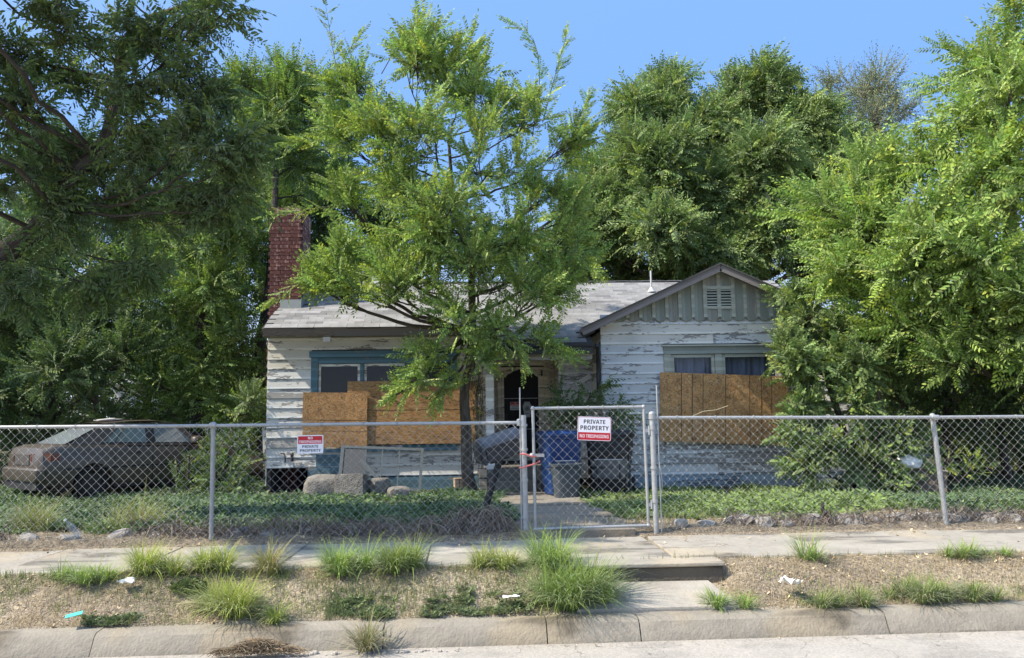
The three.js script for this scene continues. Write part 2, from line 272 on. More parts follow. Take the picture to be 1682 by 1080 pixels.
function slab(name, parent, poly, y0, y1, m, seed, tilt = 0) {   // poly: [x, z] corners anticlockwise from above; chamfered edge
  const c = poly.reduce((a, p) => [a[0] + p[0] / poly.length, a[1] + p[1] / poly.length], [0, 0]), b = new MB(), r = RNG(seed), ou = r() * 3, ov = r() * 3, n = poly.length;
  const yy = typeof y1 === 'function' ? y1 : () => y1;
  const P = (i, s, dy) => { const p = poly[i % n], x = c[0] + (p[0] - c[0]) * s, z = c[1] + (p[1] - c[1]) * s; return V(x, yy(x, z) + dy, z); };
  const U = (q) => [q.x + ou, q.z + ov];
  for (let i = 0; i < n; i++) {
    const a = P(i, 0.99, 0), d = P(i + 1, 0.99, 0), a1 = P(i, 1, -0.012), d1 = P(i + 1, 1, -0.012), a2 = V(a1.x, y0, a1.z), d2 = V(d1.x, y0, d1.z), m0 = V(c[0], yy(c[0], c[1]), c[1]);
    b.tri(m0, a, d, U(m0), U(a), U(d)); b.quad(a, a1, d1, d, U(a), U(a1), U(d1), U(d));
    b.quad(a1, a2, d2, d1, [a1.x + a1.z, a1.y], [a2.x + a2.z, a2.y], [d2.x + d2.z, d2.y], [d1.x + d1.z, d1.y]);
  }
  return put(name, b.geo(), m, parent);
}
{
  const js = [-60, -20, -10.2, -8.4, -6.6, -5.1, -3.84, -2.76, -1.6, -0.4, 0.83, 1.66, 3.0, 4.6, 6.3, 8, 9.8, 20, 60];
  for (let i = 0; i < js.length - 1; i++) {
    const a = js[i] + 0.006, b = js[i + 1] - 0.006, k = 0.05 * (hash(i, 3, 1) - 0.5), dy = 0.014 * (hash(i, 4, 1) - 0.5), f = -6.66 + 0.03 * (hash(i, 5, 1) - 0.5);
    slab('sidewalk_slab', walk, [[a, f], [b, f], [b + k, -7.86], [a + k, -7.86]], 0.28, (x) => 0.42 + dy + (x - a) * 0.003 * (hash(i, 6, 1) - 0.5), mConcrete, 70 + i);
  }
}
const kp = thing('verge_path', 'concrete step and lower slab leading from the sidewalk to the kerb', 'path', [0, 0, 0], 0, null, 'structure');
{
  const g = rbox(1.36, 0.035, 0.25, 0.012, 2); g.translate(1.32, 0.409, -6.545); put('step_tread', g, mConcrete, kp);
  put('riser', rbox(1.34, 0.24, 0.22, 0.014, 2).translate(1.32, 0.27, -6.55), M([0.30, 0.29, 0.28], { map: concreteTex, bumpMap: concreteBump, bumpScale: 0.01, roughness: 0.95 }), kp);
  slab('path_slab', kp, [[0.75, -6.03], [1.98, -6.03], [1.93, -6.2], [1.86, -6.42], [0.75, -6.43]], 0.05, (x, z) => lerp(0.172, 0.285, (-z - 6.03) / 0.4) + 0.004, mConcrete, 91);
}
const fp = thing('front_path', 'concrete path from the gate to the porch steps', 'path', [0, 0, 0], 0, null, 'structure');
for (const [i, [z0, z1]] of [[-7.9, -9.6], [-9.615, -11.4], [-11.415, -13.2]].entries())
  slab('path_slab', fp, [[0.45 - i * 0.02, z0], [1.58 + i * 0.03, z0], [1.61 + i * 0.03, z1], [0.43 - i * 0.02, z1]], 0.1, (x, z) => lerp(0.47, 0.30, sstep(-z, 8.4, 12.6)) + 0.03, M([0.66, 0.64, 0.62], { map: concreteTex, bumpMap: concreteBump, bumpScale: 0.008, roughness: 0.95 }), 95 + i);

// ---------- the house ----------
const house = thing('house', 'derelict single-storey wooden house with flaking white paint and boarded windows', 'house', [1.5, 0.28, -15]);
const wall = sub('wall', house), roof = sub('roof', house);
// a wall's boards: o is its corner, u along it, n out of it
function siding(o, u, n, s0, s1, y0, courses, expo, holes, pick, seed) {
  const r = RNG(seed);
  for (let i = 0; i < courses; i++) {
    const ya = y0 + i * expo, yb = ya + expo; let segs = [[s0, s1]];
    for (const h of holes) if (Math.min(yb, h[3]) - Math.max(ya, h[2]) > expo * 0.35) segs = segs.flatMap(([a, b]) => (h[1] <= a || h[0] >= b ? [[a, b]] : [[a, h[0]], [h[1], b]].filter(([p, q]) => q - p > 0.03)));
    segs = segs.flatMap(([a, b]) => { if (b - a < 2.4) return [[a, b]]; const c = a + (b - a) * (0.3 + 0.4 * r()); return [[a, c - 0.002], [c + 0.002, b]]; });
    for (const [a, b] of segs) {
      const m = new MB(), N = Math.max(2, Math.min(12, Math.round((b - a) / 0.25))), ou = r() * 7, ov = Math.floor(r() * 40) * 0.184, sag = (r() - 0.5) * 0.008, cup = r() * 0.006, ph = r() * 9;
      const P = (s, y, d) => V(o.x + u.x * s + n.x * d, y, o.z + u.z * s + n.z * d), at = (s, k) => {
        const t = (s - a) / (b - a), w = 0.005 * (vnoise(s * 3 + ph, i, 7) - 0.5) + sag * t;
        return k === 0 ? P(s, ya + w, 0.001) : k === 1 ? P(s, ya + w, 0.022 + cup) : k === 2 ? P(s, ya + 0.012 + w, 0.026 + cup) : k === 3 ? P(s, yb + 0.004, 0.0085) : P(s, yb + 0.004, 0.001);
      };
      const vv = [0, 0.02, 0.032, expo, expo + 0.01];
      for (let j = 0; j < N; j++) for (let k = 0; k < 4; k++) { const sa = lerp(a, b, j / N), sb = lerp(a, b, (j + 1) / N); m.quad(at(sa, k), at(sb, k), at(sb, k + 1), at(sa, k + 1), [sa + ou, vv[k] + ov], [sb + ou, vv[k] + ov], [sb + ou, vv[k + 1] + ov], [sa + ou, vv[k + 1] + ov]); }
      for (const s of [a, b]) m.tri(at(s, 0), at(s, 1), at(s, 3)).tri(at(s, 0), at(s, 3), at(s, 4));
      put('siding_board', m.geo(), pick(ya, (a + b) / 2, r), wall);
    }
  }
}
const X1 = V(1, 0, 0), Zp = V(0, 0, 1), Xm = V(-1, 0, 0);
const E = 0.184;
// cores behind the boards, with openings for the windows and the door
{
  const m = new MB();
  // left wing front, z -15.2: window x -2.95..-0.42, y 1.2..2.66; crawl opening x -3.78..-3.12 below y 0.72
  for (const [a, b, c, d] of [[-3.87, 0.7, -2.95, 3.4], [-2.95, 2.66, -0.42, 3.4], [-2.95, 0.7, -0.42, 1.2], [-0.42, 0.7, 0.4, 3.4], [-3.1, 0.1, 0.4, 0.7], [-3.87, 0.1, -3.79, 0.7]]) m.box(a, b, -15.3, c, d, -15.2);
  // recess: side of the left wing, door wall, recess right side, recess front
  m.box(0.3, 0.1, -16.4, 0.4, 3.3, -15.3); m.box(0.4, 0.1, -16.52, 0.58, 3.4, -16.42); m.box(1.46, 0.1, -16.52, 1.8, 3.4, -16.42); m.box(0.58, 2.62, -16.52, 1.46, 3.4, -16.42);
  m.box(1.70, 0.1, -16.42, 1.8, 3.3, -15.7); m.box(1.70, 0.1, -15.7, 2.46, 3.4, -15.6);
  // gable wing: side and front with the window x 3.6..5.75, y 1.2..2.68
  m.box(2.38, 0.1, -15.6, 2.48, 3.2, -14.62);
  for (const [a, b, c, d] of [[2.38, 0.1, 3.6, 3.4], [3.6, 2.68, 5.75, 3.4], [3.6, 0.1, 5.75, 1.2], [5.75, 0.1, 6.93, 3.4]]) m.box(a, b, -14.62, c, d, -14.52);
  m.box(6.85, 0.1, -20.5, 6.95, 3.3, -14.62); m.box(-3.87, 0.1, -20.9, -3.77, 3.3, -15.3); m.box(-3.77, 0.1, -21, 6.95, 3.3, -20.9);
  put('wall_core', m.geo(), mCore, wall);
  const gt = new MB(); gt.tri(V(2.3, 3.3, -14.53), V(6.98, 3.3, -14.53), V(4.64, 4.45, -14.53)); const gl = new MB(); put('gable_core', gl.tri(V(-3.86, 3.3, -15.2), V(-3.86, 3.3, -21), V(-3.86, 5.2, -19)).geo(), mCore, wall); put('gable_core', gt.geo(), mCore, wall);
  put('floor', box(-3.75, 0.6, -20.9, 6.85, 0.66, -16.6), mOldWood, house);
}
const pickL = (y, s, r) => { const q = r(); return y > 2.45 ? (q < 0.8 ? mSideD : mSideA) : y > 1.3 ? (s < -2.8 ? (q < 0.35 ? mSideH : q < 0.7 ? mSideB : mSideA) : mSideD) : (q < 0.35 ? mSideH : q < 0.6 ? mSideB : mSideA); };
siding(V(0, 0, -15.2), X1, Zp, -3.88, 0.40, 0.72, 14, E, [[-3.06, -0.31, 1.05, 2.86]], pickL, 11);
siding(V(0, 0, -15.2), X1, Zp, -2.3, 0.40, 0.54, 1, E, [], () => mSideB, 12);
siding(V(0.40, 0, 0), V(0, 0, -1), X1, 15.2, 16.36, 0.7, 13, E, [], () => mSideD, 13);
siding(V(0, 0, -16.42), X1, Zp, 1.58, 1.70, 0.7, 13, E, [], () => mSideD, 14);
siding(V(0, 0, -16.42), X1, Zp, 0.42, 0.50, 0.7, 13, E, [], () => mSideD, 14);
siding(V(1.70, 0, 0), V(0, 0, 1), Xm, -16.40, -15.6, 0.7, 13, E, [], () => mCream, 15);
siding(V(0, 0, -15.6), X1, Zp, 1.685, 2.37, 0.4, 15, E, [], (y, s, r) => (r() < 0.5 ? mSideA : mSideC), 16);
siding(V(2.38, 0, 0), V(0, 0, 1), Xm, -15.6, -14.5, 0.4, 15, E, [], (y, s, r) => (r() < 0.7 ? mSideH : mSideA), 17);
siding(V(0, 0, -14.52), X1, Zp, 2.365, 6.95, 0.52, 16, E, [[3.53, 5.83, 1.12, 2.86]], (y, s, r) => (y < 1.2 ? (r() < 0.7 ? mSideH : mSideB) : r() < 0.75 ? mSideC : mSideA), 18);
siding(V(6.95, 0, 0), V(0, 0, -1), X1, 14.52, 20.8, 0.52, 15, E, [], () => mSideB, 19);
siding(V(-3.87, 0, 0), V(0, 0, 1), Xm, -20.9, -17.0, 0.4, 16, E, [], () => mSideB, 20);
siding(V(-3.87, 0, 0), V(0, 0, 1), Xm, -15.9, -15.2, 0.4, 16, E, [], () => mSideB, 21);
// skirting
for (const [a, b, c, d, m] of [[-2.95, 0.735, -2.25, 0.955, mBlue], [-3.1, 0.50, -2.25, 0.725, mBlue], [-3.05, 0.28, -2.3, 0.49, mBlue], [-2.28, 0.27, 0.12, 0.515, mBlue]]) put('skirt_board', box(a, b, -15.198, c, d, -15.165 + 0.004 * hash(a * 9, b * 9, 2)), m, wall, 'blue painted skirting board');
put('skirt_board', box(2.40, 0.22, -14.518, 6.95, 0.515, -14.475), M([0.40, 0.52, 0.62], sideB), wall, 'faded blue skirting board of the gable wing');
// ----- left window
{
  const w = sub('window', house, 'triple window with blue frame behind low boards'), z = -15.17;
  const F = (a, b, c, d, m, dz = 0.03) => put('trim', box(a, b, z - 0.03, c, d, z + dz), m, w);
  F(-3.09, 2.78, -0.30, 2.90, mBlue, 0.065); F(-3.06, 1.06, -2.93, 2.775, mBlue); F(-0.46, 1.06, -0.31, 2.775, mBlueGreen); F(-2.925, 2.665, -1.235, 2.775, mBlue, 0.026); F(-1.23, 2.665, -0.465, 2.775, mBlueGreen, 0.024);
  F(-2.14, 1.06, -2.07, 2.66, mBlue, 0.02); F(-1.30, 1.06, -1.20, 2.66, mBlueGreen, 0.02); F(-3.09, 1.0, -0.30, 1.055, mBlue, 0.07);
  for (const [k, [a, b]] of [[-2.925, -2.145], [-2.065, -1.305], [-1.195, -0.465]].entries()) {
    const s = 0.045, m = k < 2 ? mSideA : mBlueGreen, q = new MB(); q.box(a, 1.06, z - 0.05, a + s, 2.655, z - 0.01); q.box(b - s, 1.06, z - 0.05, b, 2.655, z - 0.01); q.box(a + s + 0.001, 2.61, z - 0.05, b - s - 0.001, 2.655, z - 0.012); q.box(a + s + 0.001, 1.06, z - 0.05, b - s - 0.001, 1.11, z - 0.012);
    put('sash', q.geo(), m, w); put('pane', box(a + s, 1.1, z - 0.036, b - s, 2.62, z - 0.032), mGlass, w);
  }
  put('curtain', box(-1.17, 1.1, z - 0.14, -0.47, 2.64, z - 0.12), M([0.10, 0.09, 0.10]), w); put('dark_backing', box(-3.0, 1.0, z - 0.42, -0.4, 2.75, z - 0.4), mDark, w);  // dark sheet added behind the panes, standing in for the unlit room
}
const mOsbDull = M([1.05, 1.02, 0.96], { map: mOsb.map, roughness: 0.75 });
// boards nailed over the left window
{
  const r = RNG(4), B = (x0, y0, x1, y1, z, m, tilt) => { const w = x1 - x0, h = y1 - y0, g = boxUV(new THREE.BoxGeometry(w, h, 0.012, 6, 3, 1), 1, r() * 5, r() * 5), p = g.attributes.position; for (let i = 0; i < p.count; i++) p.setZ(i, p.getZ(i) + 0.012 * Math.pow(p.getX(i) / w * 2, 2) * (r() * 0 + 1)); g.computeVertexNormals(); g.rotateZ(tilt); g.translate((x0 + x1) / 2, (y0 + y1) / 2, z); return put('cover_board', g, m, bd); };
  const bd = sub('boarding', house, 'strand board sheets nailed over the blue triple window');
  B(-2.36, 1.77, 0.04, 2.31, -15.075, mPly, -0.006); B(-2.36, 1.13, 0.04, 1.76, -15.078, mPly, -0.006);
  B(-3.18, 1.60, -1.985, 2.11, -15.045, mOsbDull, -0.022); B(-3.18, 1.395, -1.985, 1.592, -15.048, mOsbDull, -0.022); B(-3.18, 1.09, -1.985, 1.388, -15.05, mOsbDull, -0.02);
  const n = new MB(); for (let i = 0; i < 26; i++) { const x = -3.1 + 3.1 * r(), y = r() < 0.5 ? 1.2 + 0.03 * r() : 2.03 + 0.03 * r(); n.box(x, y, -15.05, x + 0.012, y + 0.012, -15.028); } put('nail', n.geo(), mGalv, bd, undefined, 'stuff');
}
// ----- right window
{
  const w = sub('window', house, 'double window with pale green frame behind a boarded lower half'), z = -14.49;
  const F = (a, b, c, d, dz, m = mGreenPale) => put('trim', box(a, b, z - 0.03, c, d, z + dz), m, w);
  F(3.53, 2.72, 5.84, 2.86, 0.03, mGreen); F(3.50, 2.862, 5.87, 2.89, 0.06, mGreenPale); F(3.53, 1.12, 3.66, 2.715, 0.028); F(5.70, 1.12, 5.83, 2.715, 0.028); F(4.49, 1.12, 4.62, 2.715, 0.02); F(3.50, 1.07, 5.86, 1.115, 0.06);
  for (const [a, b] of [[3.665, 4.485], [4.625, 5.695]]) {
    const s = 0.06, q = new MB(); q.box(a, 1.12, z - 0.05, a + s, 2.71, z - 0.01); q.box(b - s, 1.12, z - 0.05, b, 2.71, z - 0.01); q.box(a + s + 0.001, 2.655, z - 0.05, b - s - 0.001, 2.71, z - 0.012); q.box(a + s + 0.001, 1.12, z - 0.05, b - s - 0.001, 1.17, z - 0.012);
    put('sash', q.geo(), mGreenPale, w); put('pane', box(a + s, 1.15, z - 0.036, b - s, 2.66, z - 0.032), mGlass, w);
    const c = new MB(), N = 40; for (let i = 0; i < N; i++) { const f = (t) => V(lerp(a, b, t), 0, z - 0.16 + 0.035 * Math.sin(t * 22 + a) + 0.02 * Math.sin(t * 51)); const p = f(i / N), q2 = f((i + 1) / N); c.quad(V(p.x, 1.15, p.z), V(q2.x, 1.15, q2.z), V(q2.x + 0.02, 2.69, q2.z), V(p.x + 0.02, 2.69, p.z)); }
    put('curtain', c.geo(1.2), M([0.30, 0.32, 0.40], { roughness: 0.95 }), w);
  }
}
{
  const bd = sub('boarding', house, 'row of strand board planks nailed across the gable window'), xs = [3.40, 3.80, 4.0, 4.2, 4.62, 5.07, 5.29, 5.48, 5.80], tl = -0.045;
  for (let i = 0; i < xs.length - 1; i++) {
    const w = xs[i + 1] - xs[i] - 0.014, h = 1.26, g = boxUV(new THREE.BoxGeometry(w, h, 0.016), 1, i * 0.77, i * 1.31), cx = (xs[i] + xs[i + 1]) / 2;
    g.rotateZ(tl); g.translate(cx, 1.755 + (cx - 3.4) * tl + 0.0, -14.40 + 0.004 * (i % 3)); put('cover_plank', g, mOsb, bd);
  }
  const g = box(-1.18, -0.6, -0.005, 1.18, 0.6, 0.005); g.rotateZ(tl); g.translate(4.6, 1.70, -14.418); put('backing_board', g, mOsbEdge, bd);
}
// ----- gable: vertical boards with scalloped ends, battens, vent
const AX = 4.575, AY = 4.37, AS = 0.452, rakeY = (x) => AY - 0.03 - AS * Math.abs(x - AX);
{
  const gb = sub('gable', house, 'pale green gable of vertical boards with scalloped ends');
  const p = 0.247, x0 = 4.6 - p * 10, half = p / 2;
  for (let i = 0; i < 20; i++) {
    const a = x0 + i * p + 0.004, b = a + p - 0.008, c = (a + b) / 2, top = Math.min(rakeY(a), rakeY(b)) - 0.06; if (top < 3.44) { if (rakeY(c) < 3.42) continue; }
    const s = new THREE.Shape(); s.moveTo(a, 3.385); const N = 10; for (let k = 0; k <= N; k++) { const t = k / N; s.lineTo(lerp(a, b, t), 3.385 - 0.058 * Math.sin(Math.PI * t)); } s.lineTo(b, Math.max(3.40, rakeY(b) - 0.05)); if (a < AX && b > AX) s.lineTo(AX, rakeY(AX) - 0.05); s.lineTo(a, Math.max(3.40, rakeY(a) - 0.05));
    const g = boxUV(new THREE.ExtrudeGeometry(s, { depth: 0.02, bevelEnabled: true, bevelSize: 0.002, bevelThickness: 0.002, bevelSegments: 1 })); g.attributes.uv.array.forEach((_, k, A) => { if (k % 2 === 0) { const t = A[k]; A[k] = A[k + 1] + i * 0.7; A[k + 1] = t + i * 0.31; } });
    g.translate(0, 0, -14.478 + 0.003 * (i % 2)); put('gable_board', g, i % 3 ? mGreen : mGreenGrey, gb);
    const bx = a - 0.004; if (Math.abs(bx - 4.6) > 0.3 && rakeY(bx) > 3.55) put('batten', box(bx - 0.032, 3.40, -14.452, bx + 0.032, rakeY(bx) - 0.07, -14.43), mGreenPale, gb);
  }
  for (const x of [4.335, 4.60, 4.865]) put('batten', box(x - 0.036, 3.40, -14.452, x + 0.036, rakeY(x) - 0.07, -14.422), mGreenPale, gb);
  const v = sub('louvre_vent', house, 'slatted attic vent in the gable');
  for (const [a, b] of [[4.371, 4.564], [4.636, 4.829]]) {
    put('vent_opening', box(a, 3.60, -14.452, b, 3.93, -14.448), mDark, v); put('vent_frame', box(a, 3.555, -14.452, b, 3.605, -14.425), mGreenPale, v); put('vent_frame', box(a, 3.925, -14.452, b, 3.985, -14.425), mGreenPale, v);
    for (let k = 0; k < 6; k++) put('slat', box(a, -0.016, -0.004, b, 0.018, 0.004, new THREE.Matrix4().multiplyMatrices(new THREE.Matrix4().makeTranslation(0, 3.637 + k * 0.053, -14.434), new THREE.Matrix4().makeRotationX(-0.7))), mGreenPale, v);
  }
}
// ----- roofs
const SL = 0.46, EV = [-14.85, 3.32], planeY = (r) => EV[1] + SL * r, rTop = (x) => (x < -3.75 ? 4.2 : x < -1.25 ? lerp(4.2, 2.85, (x + 3.75) / 2.5) : 2.85);
{
  const P = (x, r, dy = 0) => V(x, planeY(r) + dy, EV[0] - r), m = new MB();
  const top = [[-3.92, 0], [0.2, 0], [0.2, -0.95], [2.14, -0.95], [2.14, -0.2], [2.6, 0.3], [4.575, 2.25], [6.9, 2.25], [6.9, 2.85], [-1.25, 2.85], [-3.75, 4.2], [-3.92, 4.2]];
  const tris = THREE.ShapeUtils.triangulateShape(top.map((q) => new THREE.Vector2(...q)), []);
  for (const dy of [-0.012, -0.07]) for (const t of tris) m.tri(...t.map((i) => P(top[i][0], top[i][1], dy)), ...t.map((i) => top[i]));
  for (let i = 0; i < top.length; i++) { const a = top[i], b = top[(i + 1) % top.length]; m.quad(P(...a, -0.012), P(...b, -0.012), P(...b, -0.07), P(...a, -0.07)); }
  // behind the ridge
  m.quad(P(-1.25, 2.85, -0.02), P(6.9, 2.85, -0.02), V(6.9, 3.2, -21.3), V(-1.25, 3.2, -21.3)); m.quad(P(-3.92, 4.2, -0.02), P(-3.75, 4.2, -0.02), V(-3.75, 3.2, -21.3), V(-3.92, 3.2, -21.3)); m.quad(P(-3.75, 4.2, -0.02), P(-1.25, 2.85, -0.02), V(-1.25, 3.2, -21.3), V(-3.75, 3.2, -21.3));
  put('roof_deck', m.geo(), mWeather, roof);
  // gable wing roof
  const w = new MB(), zf = -14.2, zb = -17.4; for (const s of [-1, 1]) { const ex = AX + s * 2.6, ey = AY - AS * 2.6; for (const dy of [0, -0.06]) w.quad(V(AX, AY + dy, zf), V(ex, ey + dy, zf), V(ex, ey + dy, s < 0 ? -15.2 : zb), V(AX, AY + dy, zb), [0, 0], [2.9, 0], [2.9, 3.4], [0, 3.4]); w.quad(V(AX, AY, zf), V(ex, ey, zf), V(ex, ey - 0.06, zf), V(AX, AY - 0.06, zf)); w.quad(V(ex, ey, zf), V(ex, ey, zb), V(ex, ey - 0.06, zb), V(ex, ey - 0.06, zf)); }
  put('gable_roof', w.geo(), mShingle[0], roof);
  // shingles: courses up the front plane, the nearest three hundred one by one
  const r = RNG(77), SH = [0, 1, 2].map((k) => boxUV(new THREE.BoxGeometry(0.3, 0.009, 0.185), 1, k * 0.43, k * 0.29)), spots = [], cs = Math.hypot(1, SL), ang = Math.atan(SL);
  for (let row = -7; row < 34; row++) {
    const rr = row * 0.14 / cs; let x = -4.06 + (row % 2 ? 0.15 : 0) + 0.06 * (r() - 0.5) - 0.15;
    for (; x < 7; x += 0.305) {
      const c = x + 0.15, q = rr + 0.08; if (c < -3.80 || q > rTop(c) + 0.02 || (c < 0.22 && row < 0) || c > 6.85) continue;
      if (c > 2.55 && c < 6.9 && planeY(q) < AY + 0.02 - AS * Math.abs(c - AX)) continue;
      if (q < -0.2 && c > 2.02) continue; if (c < -3.42 && c > -4.15 && q > 1.1 && q < 2.0) continue;
      spots.push([c + 0.004 * (r() - 0.5), q + 0.006 * (r() - 0.5), r(), r() - 0.5, r(), c < -0.9 || c > 0.6 ? 0 : 1]);
    }
  }
  spots.sort((a, b) => Math.hypot(a[0], EV[0] - a[1]) + a[5] * 3 - Math.hypot(b[0], EV[0] - b[1]) - b[5] * 3);
  const rest = [[], [], [], [], []];
  spots.forEach(([x, q, t, tw, k, _], i) => {
    const mi = t < 0.3 ? 1 : t < 0.62 ? 2 : t < 0.8 ? 3 : t < 0.93 ? 0 : 4, g = SH[Math.floor(k * 3)], y = planeY(q) + 0.006;
    const e = new THREE.Euler(ang + 0.05 + 0.02 * tw, 0.02 * tw, 0, 'YXZ');
    if (i < 300) { const o = add('shingle', g, mShingle[mi], roof); o.position.set(x - roof.wp.x, y - roof.wp.y, EV[0] - q - roof.wp.z); o.rotation.copy(e); }
    else rest[mi].push(g.clone().applyMatrix4(new THREE.Matrix4().makeRotationFromEuler(e)).translate(x, y, EV[0] - q));
  });
  rest.forEach((l, i) => l.length && put('shingles', merge(l), mShingle[i], roof, undefined, 'stuff'));
  // ridge caps
  for (let i = 0; i < 26; i++) put('ridge_cap', box(-1.25 + i * 0.3, planeY(2.85) - 0.005 + 0.004 * (i % 2), -17.82, -1.25 + i * 0.3 + 0.29, planeY(2.85) + 0.014 + 0.004 * (i % 2), -17.6), mShingle[i % 3], roof);
}
// fascias, soffits, rakes
{
  put('fascia', box(-3.90, 3.165, -14.87, -2.6, 3.25, -14.845), mWeather, house); put('fascia', box(-2.6, 3.155, -14.872, 0.2, 3.25, -14.847), M([0.04, 0.043, 0.045]), house);
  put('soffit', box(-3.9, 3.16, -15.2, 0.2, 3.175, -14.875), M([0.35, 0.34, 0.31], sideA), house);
  put('fascia', box(0.2, 2.70, -13.93, 2.12, 2.825, -13.90), M([0.06, 0.058, 0.054], { bumpMap: sideB.bumpMap, bumpScale: 0.004 }), house, 'weathered porch fascia');
  put('porch_beam', box(0.22, 2.60, -14.12, 2.12, 2.705, -13.98), M([0.42, 0.39, 0.33], sideA), house); put('porch_ceiling', box(0.42, 2.80, -16.4, 1.68, 2.82, -14.12), mCream, house);
  put('frieze_board', box(0.42, 2.66, -16.40, 1.68, 2.8, -16.37), mCream, house);
  for (const s of [-1, 1]) {
    const a = Math.atan(AS) * s, L = 2.85, cx = AX + s * 1.3, cy = AY - AS * 1.3, g = box(-L / 2, -0.06, -0.014, L / 2, 0.06, 0.014); g.rotateZ(-a); g.translate(cx, cy - 0.085, -14.19); put('rake_board', g, mRake, house);
    const h = box(-L / 2, -0.014, -0.02, L / 2, 0.014, 0.02); h.rotateZ(-a); h.translate(cx, cy - 0.008, -14.178); put('rake_edge', h, M([0.085, 0.082, 0.075]), house);
    const f = box(-L / 2, -0.006, -0.14, L / 2, 0.006, 0.14); f.rotateZ(-a); f.translate(cx, cy - 0.07, -14.34); put('rake_soffit', f, mRake, house);
    const k = box(-0.12, -0.05, 0, 0.12, 0.05, 0.3); k.rotateZ(-a); k.translate(AX + s * 2.48, AY - AS * 2.48 - 0.13, -14.5); put('rake_return', k, mWeather, house);
  }
  put('downspout', merge([tube([V(2.22, 2.86, -13.98), V(2.24, 2.80, -14.05), V(2.30, 2.66, -14.42), V(2.30, 2.3, -14.46), V(2.30, 2.05, -14.46)], 0.04, 8)]), M([0.05, 0.055, 0.06], { roughness: 0.5, metalness: 0.3 }), house);
  const g = box(-0.22, -0.045, -0.012, 0.12, 0.045, 0.012); g.rotateZ(0.55); g.translate(2.2, 2.33, -15.45); put('loose_board', g, mWhite, house, 'loose pale board hanging beside the gable corner');
  const e = box(-0.07, 0, -0.01, 0.07, 0.09, 0.01); e.translate(-2.72, 3.05, -14.85); put('fascia_patch', e, M([0.22, 0.24, 0.26]), house);
}
// chimney
{
  const ch = sub('chimney', house, 'dark red painted brick chimney at the left end of the roof'), x0 = -4.1, x1 = -3.46, z0 = -16.0, z1 = -16.86, h = 0.066, p = 0.076, r = RNG(31);
  put('chimney_core', box(x0 + 0.012, 0.2, z1 + 0.012, x1 - 0.012, 5.93, z0 - 0.012), mMortar, ch);
  const vs = [0, 1, 2].map((k) => boxUV(new THREE.BoxGeometry(0.203, h, 0.1), 1, k * 0.11, k * 0.07)), vs2 = [0, 1, 2].map((k) => boxUV(new THREE.BoxGeometry(0.1, h, 0.203), 1, k * 0.11, k * 0.07)), low = [];
  for (let i = 0; i < 75; i++) {
    const y = 0.25 + i * p, odd = i % 2, top = y > 5.75 || (y > 5.55 && r() < 0.4);
    const lay = (n, horizontal) => { for (let k = 0; k < n; k++) {
      const t = (k + 0.5) / n, q = r(), m = top ? (q < 0.55 ? mBrick[3] : mBrick[2]) : horizontal ? (q < 0.45 ? mBrick[0] : q < 0.85 ? mBrick[1] : mBrick[2]) : (q < 0.4 ? mBrick[2] : q < 0.62 ? mBrick[3] : mBrick[0]);
      const a = horizontal ? lerp(x0, x1, t) + (odd ? 0.05 : -0.05) * (n > 2 ? 0.4 : 0) : x1 - 0.048 + 0.004 * r(), b = horizontal ? z0 - 0.048 + 0.004 * r() : lerp(z0 - 0.1, z1, t) - (odd ? 0.05 : 0);
      const g = (horizontal ? vs : vs2)[Math.floor(r() * 3)];
      if (y > 3.85) { const o = add('brick', g, m, ch); o.position.set(a - ch.wp.x, y - ch.wp.y, b - ch.wp.z); o.rotation.y = 0.02 * (r() - 0.5); } else low.push([g.clone().translate(a, y, b), m]);
    } };
    lay(3, true); lay(4, false);
  }
  for (const m of mBrick) { const l = low.filter((q) => q[1] === m).map((q) => q[0]); if (l.length) put('bricks', merge(l), m, ch, undefined, 'stuff'); }
  put('chimney_flue', tube([V(-3.78, 5.85, -16.43), V(-3.78, 6.02, -16.43)], 0.13, 12), M([0.25, 0.15, 0.11]), ch);
  const fl = M([0.33, 0.36, 0.36], { metalness: 0.3, roughness: 0.55 });
  put('flashing', box(-3.86, 3.83, -15.98, -3.44, 4.02, -15.965), fl, ch); put('flashing', box(-3.88, -0.004, 0, -3.42, 0.004, 0.16, rotM(SL * 0.9, 0, 0, 0, 3.83, -15.98)), fl, ch);
  for (let k = 0; k < 6; k++) { const z = -15.98 - k * 0.15; put('flashing_step', box(-3.452, planeY(EV[0] - z) - 0.02, z - 0.16, -3.437, planeY(EV[0] - z) + 0.22, z), fl, ch); }
}
{
  const v = sub('vent_pipe', house, 'pale vent pipe on the roof slope');
  put('pipe', tube([V(3.9, 4.2, -16.9), V(3.9, 4.74, -16.9)], 0.02, 10), M([0.5, 0.5, 0.49]), v);
  const g = new THREE.ConeGeometry(0.09, 0.14, 14); g.translate(3.9, 4.34, -16.9); put('pipe_boot', g, M([0.62, 0.62, 0.6]), v);
}
